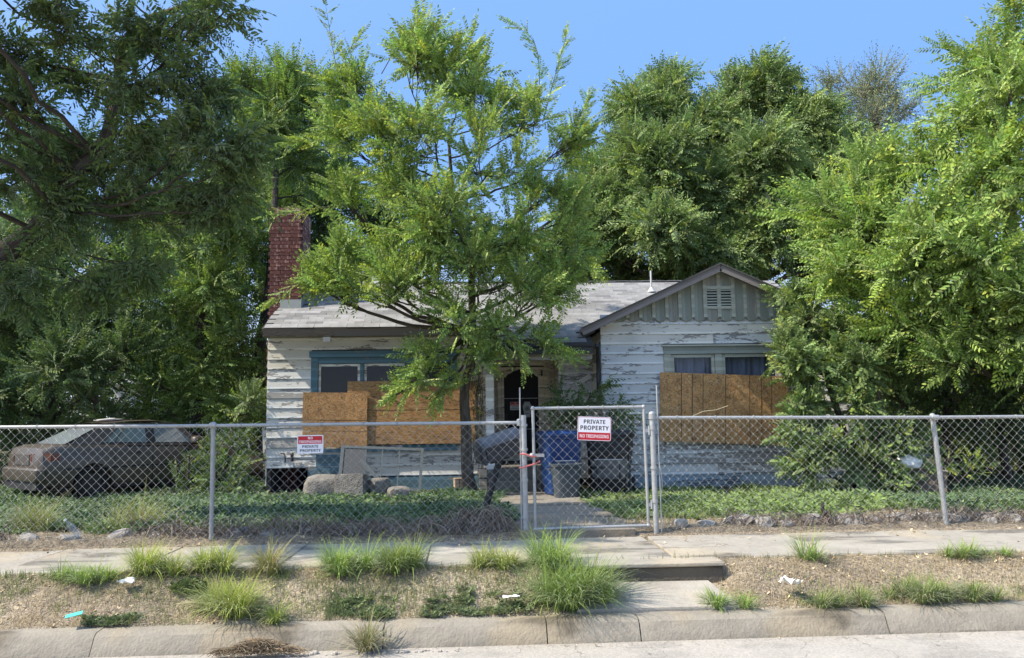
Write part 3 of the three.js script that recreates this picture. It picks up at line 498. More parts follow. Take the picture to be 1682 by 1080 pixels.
// porch, post, door
{
  put('porch_post', boxUV(new THREE.BoxGeometry(0.14, 2.0, 0.14)).translate(0.29, 1.70, -14.05), mSideA, house, 'white painted porch post');
  const st = sub('porch_step', house, 'grey concrete porch steps'), g1 = rbox(1.5, 0.44, 2.45, 0.012); g1.translate(0.93, 0.485, -15.15); put('porch_slab', g1, mDarkConcrete, st);
  put('tread', rbox(1.1, 0.2, 0.3, 0.012).translate(0.80, 0.42, -13.77), mDarkConcrete, st); put('tread', rbox(1.2, 0.26, 0.32, 0.012).translate(0.82, 0.23, -13.46), mDarkConcrete, st);
  const d = sub('door', house, 'cream framed front door with a dark arched screen'), z = -16.36;
  const F = (n, a, b, c, e, z0, z1, m) => put(n, box(a, b, z0, c, e, z1), m, d);
  F('door_trim', 0.50, 0.71, 0.575, 2.66, z - 0.05, z + 0.03, mCream); F('door_trim', 1.465, 0.71, 1.575, 2.66, z - 0.05, z + 0.03, mCream); F('door_trim', 0.50, 2.662, 1.575, 2.76, z - 0.05, z + 0.035, mCream);
  F('stile', 0.58, 0.72, 0.635, 2.63, z - 0.05, z, mCream); F('stile', 1.345, 0.72, 1.46, 2.63, z - 0.05, z, mCream); F('kick_panel', 0.637, 0.72, 1.343, 0.86, z - 0.05, z - 0.004, mCream);
  const s = new THREE.Shape(); s.moveTo(0.637, 2.63); s.lineTo(1.343, 2.63); s.lineTo(1.343, 2.43); s.quadraticCurveTo(1.29, 2.44, 1.26, 2.49); s.quadraticCurveTo(1.2, 2.50, 1.14, 2.55); s.quadraticCurveTo(1.06, 2.57, 0.99, 2.60); s.quadraticCurveTo(0.92, 2.57, 0.84, 2.55); s.quadraticCurveTo(0.78, 2.50, 0.72, 2.49); s.quadraticCurveTo(0.69, 2.44, 0.637, 2.43);
  put('arched_head', boxUV(new THREE.ExtrudeGeometry(s, { depth: 0.04, bevelEnabled: false })).translate(0, 0, z - 0.045), mCream, d);
  put('door_screen', box(0.635, 0.86, z - 0.040, 1.345, 2.62, z - 0.036), M([0.010, 0.010, 0.010], { roughness: 0.75 }), d); put('inner_door', box(0.60, 0.72, z - 0.14, 1.44, 2.62, z - 0.11), M([0.012, 0.011, 0.011], { roughness: 0.6 }), d);
  for (let k = 0; k < 6; k++) F('bar', 0.70 + k * 0.115, 0.86, 0.708 + k * 0.115, 1.97, z - 0.03, z - 0.022, mBlack); for (const y of [1.35, 1.98]) F('cross_bar', 0.56, y, 1.48, y + 0.012, z - 0.02, z + 0.006, mGalv);
  put('door_handle', merge([box(0.655, 1.5, z - 0.002, 0.685, 1.68, z + 0.012), tube([V(0.67, 1.56, z + 0.01), V(0.67, 1.56, z + 0.05), V(0.74, 1.56, z + 0.05)], 0.009, 6)]), mBlack, d);
  put('house_number_plate', box(1.40, 2.44, z, 1.44, 2.56, z + 0.012), M([0.09, 0.085, 0.08]), d);
}
// ---------- chain link fence and gate ----------
const FZ = -7.95;
function chainMesh(x0, x1, yb, yt, z, rad, bulge, seed) {   // hooked zigzag wires; yb, yt are functions of x
  const D = 0.087, h = D / 2, n = Math.round((x1 - x0) / h), pos = [], idx = [], r = RNG(seed), sides = 3;
  for (let k = 0; k < n; k++) {
    const xm = x0 + (k + 0.5) * h, B = yb(xm), T = yt(xm), rows = Math.round((T - B) / h), start = pos.length / 3;
    for (let j = 0; j <= rows; j++) {
      const right = (j + k) % 2 === 0, x = x0 + (k + (right ? 1.03 : -0.03)) * h, y = lerp(B, T, j / rows), t = (y - B) / (T - B);
      const zz = z + (right ? 0.0022 : -0.0022) + bulge * Math.sin(Math.PI * t) * (fbm(x * 0.9, y * 1.2, seed, 2) - 0.4), xx = x + bulge * 0.3 * (fbm(x * 1.3, y * 1.5, seed + 5, 2) - 0.5) * Math.sin(Math.PI * t);
      for (let s = 0; s < sides; s++) { const a = (s / sides) * 6.2832 + 0.5; pos.push(xx + Math.cos(a) * rad, y, zz + Math.sin(a) * rad); }
      if (j) { const b = start + (j - 1) * sides, c = start + j * sides; for (let s = 0; s < sides; s++) { const s2 = (s + 1) % sides; idx.push(b + s, c + s, b + s2, b + s2, c + s, c + s2); } }
    }
  }
  const g = new THREE.BufferGeometry(); g.setAttribute('position', new THREE.Float32BufferAttribute(pos, 3)); g.setAttribute('uv', new THREE.Float32BufferAttribute(new Float32Array(pos.length / 3 * 2), 2)); g.setIndex(idx); g.computeVertexNormals(); return g;
}
const pole = (a, b, r, s = 12) => { const n = 6, p = []; for (let i = 0; i <= n; i++) p.push(a.clone().lerp(b, i / n)); return tube(p, r, s); };
function capGeo(x, y, z, r) { const g = new THREE.SphereGeometry(r, 14, 8, 0, Math.PI * 2, 0, Math.PI / 2); g.scale(1, 0.85, 1); g.translate(x, y, z); const c = new THREE.CylinderGeometry(r, r, 0.05, 14); c.translate(x, y - 0.025, z); return merge([g, c]); }
function tieGeo(x, y, z, r) { const p = []; for (let i = 0; i <= 14; i++) { const a = i / 14 * Math.PI * 2.3 - 0.4; p.push(V(x + 0.010 * (i / 14 - 0.5), y + Math.cos(a) * r, z + Math.sin(a) * r)); } return tube(p, 0.0028, 4); }
{
  const f = thing('chain_link_fence', 'galvanised chain link fence to the left of the gate, in front of the car', 'fence', [-2.5, 0.42, FZ]);
  const rail = (x) => lerp(1.582, 1.545, (x + 5) / 5.5);
  put('top_rail', tube([V(-8.6, rail(-8.6), FZ), V(-5.6, rail(-5.6), FZ), V(-2.55, rail(-2.55) - 0.004, FZ), V(-1, rail(-1), FZ), V(0.455, rail(0.455), FZ)], 0.0175, 12), mGalv, f);
  for (const x of [-8.55, -5.58, -2.55]) { put('post', pole(V(x, 0.25, FZ - 0.045), V(x - 0.01, rail(x) + 0.01, FZ - 0.045), 0.0215), mGalv, f); put('post_cap', merge([capGeo(x - 0.01, rail(x) + 0.012, FZ - 0.045, 0.027), tube([V(x - 0.03, rail(x), FZ), V(x + 0.03, rail(x), FZ)], 0.026, 12)]), mGalv, f); }
  put('gate_post', pole(V(0.505, 0.3, FZ), V(0.497, 1.62, FZ), 0.029, 14), mGalv, f);
  put('tension_rod', pole(V(0.462, 0.45, FZ + 0.012), V(0.466, 1.895, FZ + 0.012), 0.0075, 6), mGalv, f);
  for (const y of [0.62, 0.98, 1.28, 1.52]) put('brace_band', new THREE.CylinderGeometry(0.036, 0.036, 0.025, 14).translate(0.501, y, FZ), mGalv, f);
  put('rail_end', merge([capGeo(0.455, 1.565, FZ, 0.026)]), mGalv, f);
  put('chain_link_mesh', chainMesh(-8.5, 0.46, () => 0.475, (x) => rail(x) - 0.002, FZ + 0.024, 0.0018, 0.03, 5), mWire, f, undefined, 'stuff');
  for (let i = 0; i < 22; i++) { const x = -8.2 + i * 0.392 + 0.06 * hash(i, 1, 4); if (x < 0.4) put('wire_tie', tieGeo(x, rail(x), FZ, 0.0235), mWire, f); }
  const g = thing('chain_link_fence', 'galvanised chain link fence to the right of the gate, in front of the big bush', 'fence', [4, 0.44, FZ]);
  const rail2 = (x) => lerp(1.575, 1.535, (x - 1.8) / 3);
  put('top_rail', tube([V(1.82, rail2(1.82), FZ), V(3.4, rail2(3.4), FZ), V(4.74, rail2(4.74), FZ), V(7.9, 1.515, FZ)], 0.0175, 12), mGalv, g);
  put('gate_post', pole(V(1.80, 0.3, FZ), V(1.795, 1.60, FZ), 0.028, 14), mGalv, g); put('post_cap', capGeo(1.795, 1.61, FZ, 0.036), mGalv, g);
  for (const y of [0.75, 1.08, 1.47]) put('brace_band', new THREE.CylinderGeometry(0.035, 0.035, 0.028, 14).translate(1.797, y, FZ), mGalv, g);
  put('post', pole(V(4.80, 0.25, FZ - 0.045), V(4.725, 1.55, FZ - 0.045), 0.025), mGalv, g); put('post_cap', merge([capGeo(4.725, 1.555, FZ - 0.045, 0.028), tube([V(4.69, rail2(4.73), FZ), V(4.76, rail2(4.73), FZ)], 0.026, 12)]), mGalv, g);
  put('post', pole(V(7.75, 0.25, FZ - 0.045), V(7.75, 1.54, FZ - 0.045), 0.0215), mGalv, g);
  put('tension_rod', pole(V(1.852, 0.45, FZ + 0.012), V(1.85, 1.90, FZ + 0.012), 0.0075, 6), mGalv, g);
  put('chain_link_mesh', chainMesh(1.86, 7.85, () => 0.485, (x) => (x < 4.74 ? rail2(x) : lerp(1.535, 1.515, (x - 4.8) / 3)) + 0.008, FZ + 0.024, 0.0018, 0.035, 9), mWire, g, undefined, 'stuff');
  for (let i = 0; i < 15; i++) { const x = 2.05 + i * 0.392; put('wire_tie', tieGeo(x, x < 4.74 ? rail2(x) : 1.525, FZ, 0.0235), mWire, g); }
  const w = [V(1.84, 1.2, FZ + 0.02), V(1.87, 0.95, FZ + 0.03), V(1.845, 0.7, FZ + 0.03), V(1.88, 0.5, FZ + 0.02)]; put('loose_wire', tube(curve(w, 16), 0.003, 4), mWire, g);
  put('loose_wire', tube(curve([V(2.2, 1.58, FZ), V(2.32, 1.63, FZ + 0.01), V(2.45, 1.645, FZ + 0.01), V(2.58, 1.685, FZ)], 16), 0.003, 4), M([0.42, 0.36, 0.22]), g);
}
const gateG = thing('gate', 'chain link pedestrian gate with a square galvanised pipe frame', 'gate', [1.16, 0.5, FZ]);
{
  const a = 0.6, b = 1.725, y0 = 0.50, y1 = 1.685, r = 0.0155, fr = [V(a, y0, FZ), V(b, y0 + 0.015, FZ), V(b - 0.012, y1, FZ), V(a - 0.006, y1, FZ)];
  for (const [i, n] of [[0, 'bottom_pipe'], [1, 'side_pipe'], [2, 'top_pipe'], [3, 'side_pipe']]) put(n, pole(fr[i], fr[(i + 1) % 4], r), mGalv, gateG);
  for (const p of fr) put('corner_fitting', new THREE.SphereGeometry(0.0235, 12, 8).translate(p.x, p.y, p.z), mGalv, gateG);
  put('chain_link_mesh', chainMesh(0.625, 1.705, () => 0.52, () => 1.668, FZ + 0.006, 0.0018, 0.012, 13), mWire, gateG, undefined, 'stuff');
  for (let i = 0; i < 9; i++) put('wire_tie', tieGeo(0.68 + i * 0.12, 0.505, FZ, 0.021), mWire, gateG);
  for (let i = 0; i < 7; i++) put('wire_tie', tieGeo(0.7 + i * 0.15, 1.685, FZ, 0.021), mWire, gateG);
  put('latch', merge([new THREE.SphereGeometry(0.026, 10, 8).translate(0.575, 1.22, FZ + 0.02), box(0.56, 1.205, FZ - 0.012, 0.70, 1.235, FZ + 0.012), box(0.50, 1.212, FZ + 0.02, 0.60, 1.232, FZ + 0.032)]), mGalv, gateG);
  for (const y of [0.72, 1.45]) put('hinge', merge([box(1.72, y - 0.02, FZ - 0.014, 1.80, y + 0.015, FZ + 0.014), new THREE.CylinderGeometry(0.012, 0.012, 0.09, 8).translate(1.762, y, FZ + 0.01)]), mGalv, gateG);
}
{
  const m = M([0.62, 0.16, 0.15], { roughness: 0.6 });
  const t = (n, l, pts) => { const c = pts[0], g = thing('strap', l, 'strap', c); put('band', tube(curve(pts, 20), 0.0075, 5), m, g); };
  t('s', 'pinkish red strap tied level round the gate latch', [[0.455, 1.235, FZ + 0.035], [0.5, 1.238, FZ + 0.042], [0.57, 1.215, FZ + 0.045], [0.62, 1.21, FZ + 0.02]]);
  t('s', 'pinkish red strap slanting up from post to gate below the latch', [[0.445, 1.10, FZ + 0.035], [0.5, 1.112, FZ + 0.042], [0.6, 1.14, FZ + 0.03], [0.655, 1.165, FZ + 0.02]]);
}
// ---------- signs ----------
function signTex(w, h, draw) { const c = document.createElement('canvas'); c.width = w; c.height = h; draw(c.getContext('2d'), w, h); const t = new THREE.CanvasTexture(c); t.colorSpace = THREE.SRGBColorSpace; t.magFilter = THREE.LinearFilter; return t; }
function fit(x, s, cx, cy, W, px, color) { x.font = `bold ${px}px sans-serif`; x.fillStyle = color; x.textAlign = 'center'; x.textBaseline = 'middle'; x.save(); x.translate(cx, cy); const m = x.measureText(s).width; x.scale(W / m, 1); x.fillText(s, 0, 0); x.fillText(s, 1.5, 0); x.restore(); }
function plate(name, label, cat, c, w, h, t, rz = 0, ry = 0, group) {
  const o = thing(name, label, cat, c), s = new THREE.Shape(), r = 0.014, a = w / 2, b = h / 2;
  s.moveTo(-a + r, -b); s.lineTo(a - r, -b); s.quadraticCurveTo(a, -b, a, -b + r); s.lineTo(a, b - r); s.quadraticCurveTo(a, b, a - r, b); s.lineTo(-a + r, b); s.quadraticCurveTo(-a, b, -a, b - r); s.lineTo(-a, -b + r); s.quadraticCurveTo(-a, -b, -a + r, -b);
  const back = new THREE.ExtrudeGeometry(s, { depth: 0.0025, bevelEnabled: false }), face = new THREE.ShapeGeometry(s); const uv = face.attributes.uv, p = face.attributes.position;
  for (let i = 0; i < p.count; i++) uv.setXY(i, p.getX(i) / w + 0.5, p.getY(i) / h + 0.5); face.translate(0, 0, 0.0035);
  add('plate', back, mWhite, o); add('printed_face', face, M([0.88, 0.88, 0.88], { map: t, roughness: 0.5 }), o); o.rotation.set(0, ry, rz);
  for (const x of [-1, 1]) add('fixing', new THREE.CylinderGeometry(0.004, 0.004, 0.004, 8).rotateX(Math.PI / 2).translate(x * (a - 0.012), b - 0.012, 0.006), mGalv, o);
  return o;
}
plate('warning_sign', 'white and red warning sign with the red band on top, wired to the left fence', 'sign', [-1.597, 1.367, FZ + 0.034], 0.253, 0.178, signTex(506, 356, (x, w, h) => {
  x.fillStyle = '#f2f2f4'; x.fillRect(0, 0, w, h); x.fillStyle = '#c8202c'; x.fillRect(18, 20, w - 36, 150); fit(x, 'NO', w / 2, 58, 100, 68, '#f6e9ea'); fit(x, 'TRESPASSING', w / 2, 128, 440, 68, '#f6e9ea'); fit(x, 'PRIVATE', w / 2, 222, 320, 74, '#1c2340'); fit(x, 'PROPERTY', w / 2, 298, 410, 74, '#1c2340');
}), 0.004);
plate('warning_sign', 'white warning sign with the red band at the bottom, hung on the gate', 'sign', [1.203, 1.475, FZ + 0.034], 0.335, 0.235, signTex(670, 470, (x, w, h) => {
  x.fillStyle = '#f1f1f5'; x.fillRect(0, 0, w, h); x.strokeStyle = '#c23a44'; x.lineWidth = 7; x.strokeRect(12, 12, w - 24, h - 24); fit(x, 'PRIVATE', w / 2, 98, 450, 112, '#20222c'); fit(x, 'PROPERTY', w / 2, 220, 580, 118, '#20222c'); x.fillStyle = '#c5222f'; x.fillRect(16, 310, w - 32, h - 326); fit(x, 'NO TRESPASSING', w / 2, 384, 590, 92, '#f3dfe0');
}), -0.05);
plate('door_sign', 'small red and white warning sign on the dark front door', 'sign', [0.86, 1.83, -16.335], 0.21, 0.165, signTex(420, 330, (x, w, h) => {
  x.fillStyle = '#d9dadc'; x.fillRect(0, 0, w, h); x.fillStyle = '#b3222c'; x.fillRect(10, 10, w - 20, 140); fit(x, 'NO', w / 2, 48, 90, 60, '#e6c9cb'); fit(x, 'TRESPASSING', w / 2, 112, 360, 58, '#e6c9cb'); fit(x, 'PRIVATE', w / 2, 205, 260, 60, '#39404e'); fit(x, 'PROPERTY', w / 2, 275, 330, 60, '#39404e');
}));
{
  const o = thing('door_emblem', 'pale six sided security emblem beside the small sign on the door', 'emblem', [1.105, 1.755, -16.335]), s = new THREE.Shape(), hx = [[-0.05, 0.16], [0.05, 0.16], [0.095, 0.07], [0.055, -0.16], [-0.055, -0.16], [-0.095, 0.07]];
  hx.forEach((p, i) => (i ? s.lineTo(...p) : s.moveTo(...p))); s.closePath(); add('plate', new THREE.ExtrudeGeometry(s, { depth: 0.004, bevelEnabled: false }), M([0.42, 0.44, 0.43]), o);
  const q = new THREE.Shape(); hx.forEach((p, i) => (i ? q.lineTo(p[0] * 0.82, p[1] * 0.86) : q.moveTo(p[0] * 0.82, p[1] * 0.86))); q.closePath(); add('inner_field', new THREE.ShapeGeometry(q).translate(0, 0, 0.006), M([0.50, 0.52, 0.50]), o);
  add('ring', new THREE.TorusGeometry(0.04, 0.008, 6, 20).translate(0, 0.02, 0.008), M([0.10, 0.17, 0.16]), o); add('motif', new THREE.CircleGeometry(0.026, 6).translate(0, 0.02, 0.010), M([0.12, 0.2, 0.19]), o); add('motif_bar', box(-0.04, -0.09, 0.007, 0.04, -0.075, 0.009), M([0.12, 0.2, 0.19]), o);
}
// ---------- mailbox ----------
{
  const o = thing('mailbox', 'large dark plastic mailbox tilted on a leaning black post behind the fence', 'mailbox', [0.08, 0.43, -9.55]);
  const m = M([0.035, 0.038, 0.043], { roughness: 0.45 }), mt = M([0.11, 0.115, 0.125], { roughness: 0.5 }), md = M([0.055, 0.06, 0.066], { roughness: 0.5 });
  const bodyM = new THREE.Matrix4().compose(V(0.20, 0.83, 0.03), new THREE.Quaternion().setFromEuler(new THREE.Euler(0.1, 0.42, 0.27, 'YZX')), V(1, 1, 1));
  const prof = (k) => { const s = new THREE.Shape(), w = 0.115 * k, h = 0.13 * k; s.moveTo(-w, -h); s.lineTo(w, -h); s.lineTo(w * 1.02, h * 0.45); s.quadraticCurveTo(w * 0.95, h, 0, h * 1.05); s.quadraticCurveTo(-w * 0.95, h, -w * 1.02, h * 0.45); s.closePath(); return s; };
  const ex = (k, d, x) => boxUV(new THREE.ExtrudeGeometry(prof(k), { depth: d, bevelEnabled: true, bevelSize: 0.006, bevelThickness: 0.006, bevelSegments: 2, curveSegments: 10 })).rotateY(Math.PI / 2).translate(x, 0, 0).applyMatrix4(bodyM);
  add('box_body', ex(0.96, 0.47, -0.2), m, o); add('door', ex(1.06, 0.03, -0.255), md, o); add('door_panel', ex(0.72, 0.012, -0.275), m, o);
  const roofS = new THREE.Shape(); roofS.moveTo(-0.13, 0.055); roofS.quadraticCurveTo(-0.12, 0.145, 0, 0.155); roofS.quadraticCurveTo(0.12, 0.145, 0.13, 0.055); roofS.lineTo(0.12, 0.055); roofS.quadraticCurveTo(0.11, 0.132, 0, 0.14); roofS.quadraticCurveTo(-0.11, 0.132, -0.12, 0.055);
  add('roof_cover', boxUV(new THREE.ExtrudeGeometry(roofS, { depth: 0.50, bevelEnabled: true, bevelSize: 0.004, bevelThickness: 0.004, bevelSegments: 1 })).rotateY(Math.PI / 2).translate(-0.22, 0, 0).applyMatrix4(bodyM), mt, o);
  add('flag', box(-0.05, -0.02, 0.118, 0.12, 0.02, 0.124, bodyM), m, o);
  add('post', pole(V(0, -0.05, 0), V(0.25, 0.74, 0.03), 0.042, 8), mBlack, o); add('bracket', box(-0.15, -0.165, -0.06, 0.16, -0.13, 0.06, bodyM), mBlack, o);
  add('post_foot', merge([new THREE.CylinderGeometry(0.055, 0.06, 0.1, 10).translate(0.005, 0.02, 0)]), mBlack, o);
}
// ---------- bins ----------
function rrect(w, d, r, n = 5) { const p = []; for (const [sx, sz, a0] of [[1, 1, 0], [-1, 1, 90], [-1, -1, 180], [1, -1, 270]]) for (let i = 0; i <= n; i++) { const a = (a0 + 90 * i / n) * Math.PI / 180; p.push([sx * (w / 2 - r) + Math.cos(a) * r, sz * (d / 2 - r) + Math.sin(a) * r]); } return p; }
function loft(rings, caps = true, crease = 0.6) {        // rings: {y, w, d, r, ox, oz}
  const b = new MB(), R = rings.map((q) => rrect(q.w, q.d, q.r).map(([x, z]) => V(x + (q.ox || 0), q.y, z + (q.oz || 0)))), n = R[0].length;
  for (let i = 0; i < R.length - 1; i++) for (let k = 0; k < n; k++) { const k2 = (k + 1) % n; b.quad(R[i][k2], R[i][k], R[i + 1][k], R[i + 1][k2], [k2 * 0.05, rings[i].y], [k * 0.05, rings[i].y], [k * 0.05, rings[i + 1].y], [k2 * 0.05, rings[i + 1].y]); }
  if (caps) for (const [i, s] of [[0, 1], [R.length - 1, -1]]) { const c = V(rings[i].ox || 0, rings[i].y, rings[i].oz || 0); for (let k = 0; k < n; k++) { const a = R[i][k], d = R[i][(k + 1) % n]; s > 0 ? b.tri(c, a, d) : b.tri(c, d, a); } }
  return b.geo(crease);
}
function cart(label, at, turn, m, k = 1) {
  const o = thing('wheeled_bin', label, 'bin', at, turn), W = 0.60 * k, D = 0.68 * k, H = 0.98;
  add('bin_body', loft([{ y: 0.04, w: W * 0.76, d: D * 0.70, r: 0.05, oz: 0.03 }, { y: 0.10, w: W * 0.79, d: D * 0.74, r: 0.05, oz: 0.03 }, { y: 0.5, w: W * 0.87, d: D * 0.84, r: 0.055, oz: 0.02 }, { y: 0.52, w: W * 0.89, d: D * 0.86, r: 0.055, oz: 0.02 }, { y: H - 0.06, w: W * 0.96, d: D * 0.95, r: 0.06 }, { y: H - 0.05, w: W * 1.02, d: D * 1.0, r: 0.06 }, { y: H, w: W * 1.03, d: D * 1.01, r: 0.06 }]), m, o);
  add('lid', loft([{ y: H + 0.004, w: W * 1.07, d: D * 1.06, r: 0.07 }, { y: H + 0.04, w: W * 1.07, d: D * 1.06, r: 0.07 }, { y: H + 0.075, w: W * 0.9, d: D * 0.9, r: 0.1 }, { y: H + 0.09, w: W * 0.5, d: D * 0.5, r: 0.1 }]), m, o);
  for (const s of [-1, 1]) { add('wheel', merge([new THREE.CylinderGeometry(0.13, 0.13, 0.045, 20).rotateZ(Math.PI / 2).translate(s * W * 0.46, 0.13, -D * 0.38), new THREE.CylinderGeometry(0.06, 0.06, 0.06, 12).rotateZ(Math.PI / 2).translate(s * W * 0.46, 0.13, -D * 0.38)]), mBlack, o); }
  add('handle', tube([V(-W * 0.36, H - 0.05, -D * 0.48), V(-W * 0.36, H + 0.02, -D * 0.6), V(W * 0.36, H + 0.02, -D * 0.6), V(W * 0.36, H - 0.05, -D * 0.48)], 0.018, 8), m, o);
  for (const s of [-1, 1]) add('rib', boxUV(new THREE.BoxGeometry(0.02, 0.7, 0.015)).rotateX(-0.05).translate(s * W * 0.25, 0.5, D * 0.435), m, o);
  add('catch_bar', tube([V(-W * 0.3, 0.58, D * 0.45), V(W * 0.3, 0.58, D * 0.45)], 0.014, 6), mGalv, o);
  return o;
}
cart('dark blue wheeled recycling bin beside the path inside the gate', [1.42, 0.305, -13.25], 0.2, M([0.012, 0.045, 0.155], { roughness: 0.4 }));
{
  const blotched = tex(512, 512, (u, v) => mix3([0.028, 0.030, 0.032], [0.25, 0.25, 0.245], sstep(fbm(u * 4 + 0.6 * fbm(u * 4, v * 4, 8, 3), v * 2.6, 58, 4), 0.60, 0.68) * 0.7), 1.1);  // noise blends pale patches into the black plastic
  cart('black wheeled bin with pale patches, nearest the gable corner', [2.36, 0.29, -13.75], -0.28, M([1, 1, 1], { map: blotched, roughness: 0.5 }), 1.28);
}
{
  const o = thing('trash_can', 'small grey tapered plastic trash can in front of the blue bin', 'trash can', [1.46, 0.31, -12.7], 0.1), m = M([0.06, 0.074, 0.084], { roughness: 0.5 });
  add('can_body', loft([{ y: 0, w: 0.36, d: 0.30, r: 0.09 }, { y: 0.30, w: 0.41, d: 0.35, r: 0.1 }, { y: 0.52, w: 0.47, d: 0.40, r: 0.11 }, { y: 0.53, w: 0.47, d: 0.40, r: 0.11 }, { y: 0.30, w: 0.40, d: 0.34, r: 0.1 }, { y: 0.05, w: 0.35, d: 0.29, r: 0.09 }], false), m, o);
  add('rim', loft([{ y: 0.505, w: 0.50, d: 0.43, r: 0.12 }, { y: 0.545, w: 0.51, d: 0.44, r: 0.12 }, { y: 0.55, w: 0.49, d: 0.42, r: 0.12 }, { y: 0.505, w: 0.475, d: 0.405, r: 0.12 }], false), m, o); add('can_base', box(-0.16, 0.005, -0.13, 0.16, 0.02, 0.13), m, o);
  add('handle', tube([V(-0.25, 0.47, -0.06), V(-0.29, 0.46, -0.06), V(-0.29, 0.46, 0.06), V(-0.25, 0.47, 0.06)], 0.012, 6), m, o);
}
// ---------- things in the yard ----------
function rockGeo(seed, sx, sy, sz, flat = 0.5) {
  let g = new THREE.IcosahedronGeometry(1, 3); const p = g.attributes.position, v = V();
  for (let i = 0; i < p.count; i++) { v.fromBufferAttribute(p, i); const n = fbm(v.x * 1.5 + seed * 3.1 + v.y, v.y * 1.5 + v.z * 1.9, seed, 3), f = fbm(v.x * 4 + seed + v.z * 2, v.y * 4 + v.z * 5, seed + 3, 2); const s = 0.55 + 0.75 * n + 0.34 * f; v.multiplyScalar(s); const q = (a) => a * (1 - flat) + flat * clamp(a * 1.35, -0.78, 0.78); v.set(q(v.x) * sx, q(v.y) * sy, q(v.z) * sz); p.setXYZ(i, v.x, v.y, v.z); }
  g.computeVertexNormals(); return boxUV(toCreasedNormals(g, 0.7));
}
function chunk(name, label, at, s, seed, turn, flat, group) { const o = add(name, rockGeo(seed, ...s, flat), mChunk); o.position.set(at[0], at[1], at[2]); o.rotation.set(0.12 * Math.sin(seed * 7), turn, 0.1 * Math.cos(seed * 5)); return tag(o, label, 'rock', group); }
chunk('concrete_chunk', 'sloping grey concrete chunk left of the twin lumps below the boarded window', [-2.45, 0.42, -13.75], [0.44, 0.27, 0.3], 3, 0.15, 0.6);
chunk('concrete_chunk', 'square flat topped concrete block below the boarded window', [-2.04, 0.44, -13.55], [0.30, 0.32, 0.26], 6, -0.1, 0.95);
chunk('concrete_chunk', 'small pale chunk at the right of the square concrete block', [-1.62, 0.42, -13.7], [0.2, 0.22, 0.2], 9, 0.7, 0.7);
chunk('concrete_chunk', 'low whitish stone lying under the leaning window screen', [-1.24, 0.36, -13.5], [0.2, 0.13, 0.16], 12, 0.3, 0.5);
{
  const o = thing('window_screen', 'old grey window screen frame leaning on the house below the boards', 'window screen', [-1.68, 0.36, -14.35]), m = M([0.13, 0.15, 0.15], { roughness: 0.6, metalness: 0.2 }), T = new THREE.Matrix4().makeRotationX(-0.22), R2 = new THREE.Matrix4().makeRotationZ(-0.055), MM = T.clone().multiply(R2);
  const B = (n, a, b, c, d, z0 = -0.012, z1 = 0.012, mm = m) => add(n, box(a, b, z0, c, d, z1, MM), mm, o);
  B('frame_rail', -0.74, 0.72, 0.74, 0.765); B('frame_rail', -0.74, 0.0, 0.74, 0.045); B('frame_stile', -0.74, 0.046, -0.68, 0.719); B('frame_stile', 0.69, 0.046, 0.74, 0.719);
  for (const x of [-0.30, -0.005, 0.3]) B('muntin', x, 0.046, x + 0.022, 0.719, -0.008, 0.008); B('muntin', -0.279, 0.40, 0.689, 0.415, -0.006, 0.006);
  B('mesh_panel', -0.678, 0.047, -0.302, 0.718, -0.003, 0.003, M([0.11, 0.115, 0.118])); add('brace', box(-0.03, -0.3, 0.02, 0.04, 0.3, 0.035, rotM(-0.2, 0, 0.75, -0.12, 0.30, 0.03)), m, o);
}
{
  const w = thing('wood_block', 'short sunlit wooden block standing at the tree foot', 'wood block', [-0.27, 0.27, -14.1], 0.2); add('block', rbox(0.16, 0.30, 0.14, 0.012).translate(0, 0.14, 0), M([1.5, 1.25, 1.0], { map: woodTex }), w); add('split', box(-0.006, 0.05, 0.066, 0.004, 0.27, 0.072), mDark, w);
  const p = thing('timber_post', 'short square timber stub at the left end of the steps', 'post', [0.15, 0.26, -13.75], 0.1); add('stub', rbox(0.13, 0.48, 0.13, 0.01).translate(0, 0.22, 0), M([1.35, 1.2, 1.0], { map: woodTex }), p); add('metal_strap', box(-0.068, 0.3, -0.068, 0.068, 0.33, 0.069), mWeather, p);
}
{
  const d = thing('wall_drip', 'rusty bent pipe sticking out of the wall at the lower left corner', 'pipe', [-3.5, 0.93, -15.16]); add('pipe', tube(curve([[-0.1, 0.06, 0], [-0.02, 0.05, 0.06], [0.0, -0.1, 0.07]], 10), 0.014, 6), mWeather, d); add('tap', merge([new THREE.CylinderGeometry(0.03, 0.03, 0.12, 8).translate(0.12, -0.03, 0.05), new THREE.SphereGeometry(0.035, 8, 6).translate(0.12, 0.04, 0.05)]), mBlack, d);
  d.name = 'wall_pipe';
}
// pale thing and panel under the big bush at the right
{
  const o = thing('scrap_panel', 'brown panel propped under the bush at the right', 'panel', [6.95, 0.3, -12.1], -0.3); add('panel', box(-0.28, 0, -0.012, 0.3, 0.42, 0.012, rotM(-0.25, 0, -0.12, 0, 0, 0)), M([0.15, 0.115, 0.085]), o); add('panel_edge', box(-0.29, 0.41, -0.016, 0.31, 0.435, 0.016, rotM(-0.25, 0, -0.12, 0, 0, 0)), mOldWood, o);
  const b = thing('crumpled_bag', 'crumpled white plastic bag on top of the brown panel', 'bag', [6.78, 0.82, -12.18]); add('bag', rockGeo(33, 0.17, 0.1, 0.12, 0.1), mWhite, b); add('bag_knot', rockGeo(35, 0.05, 0.06, 0.04, 0.1).translate(0.13, 0.05, 0.02), mWhite, b);
}
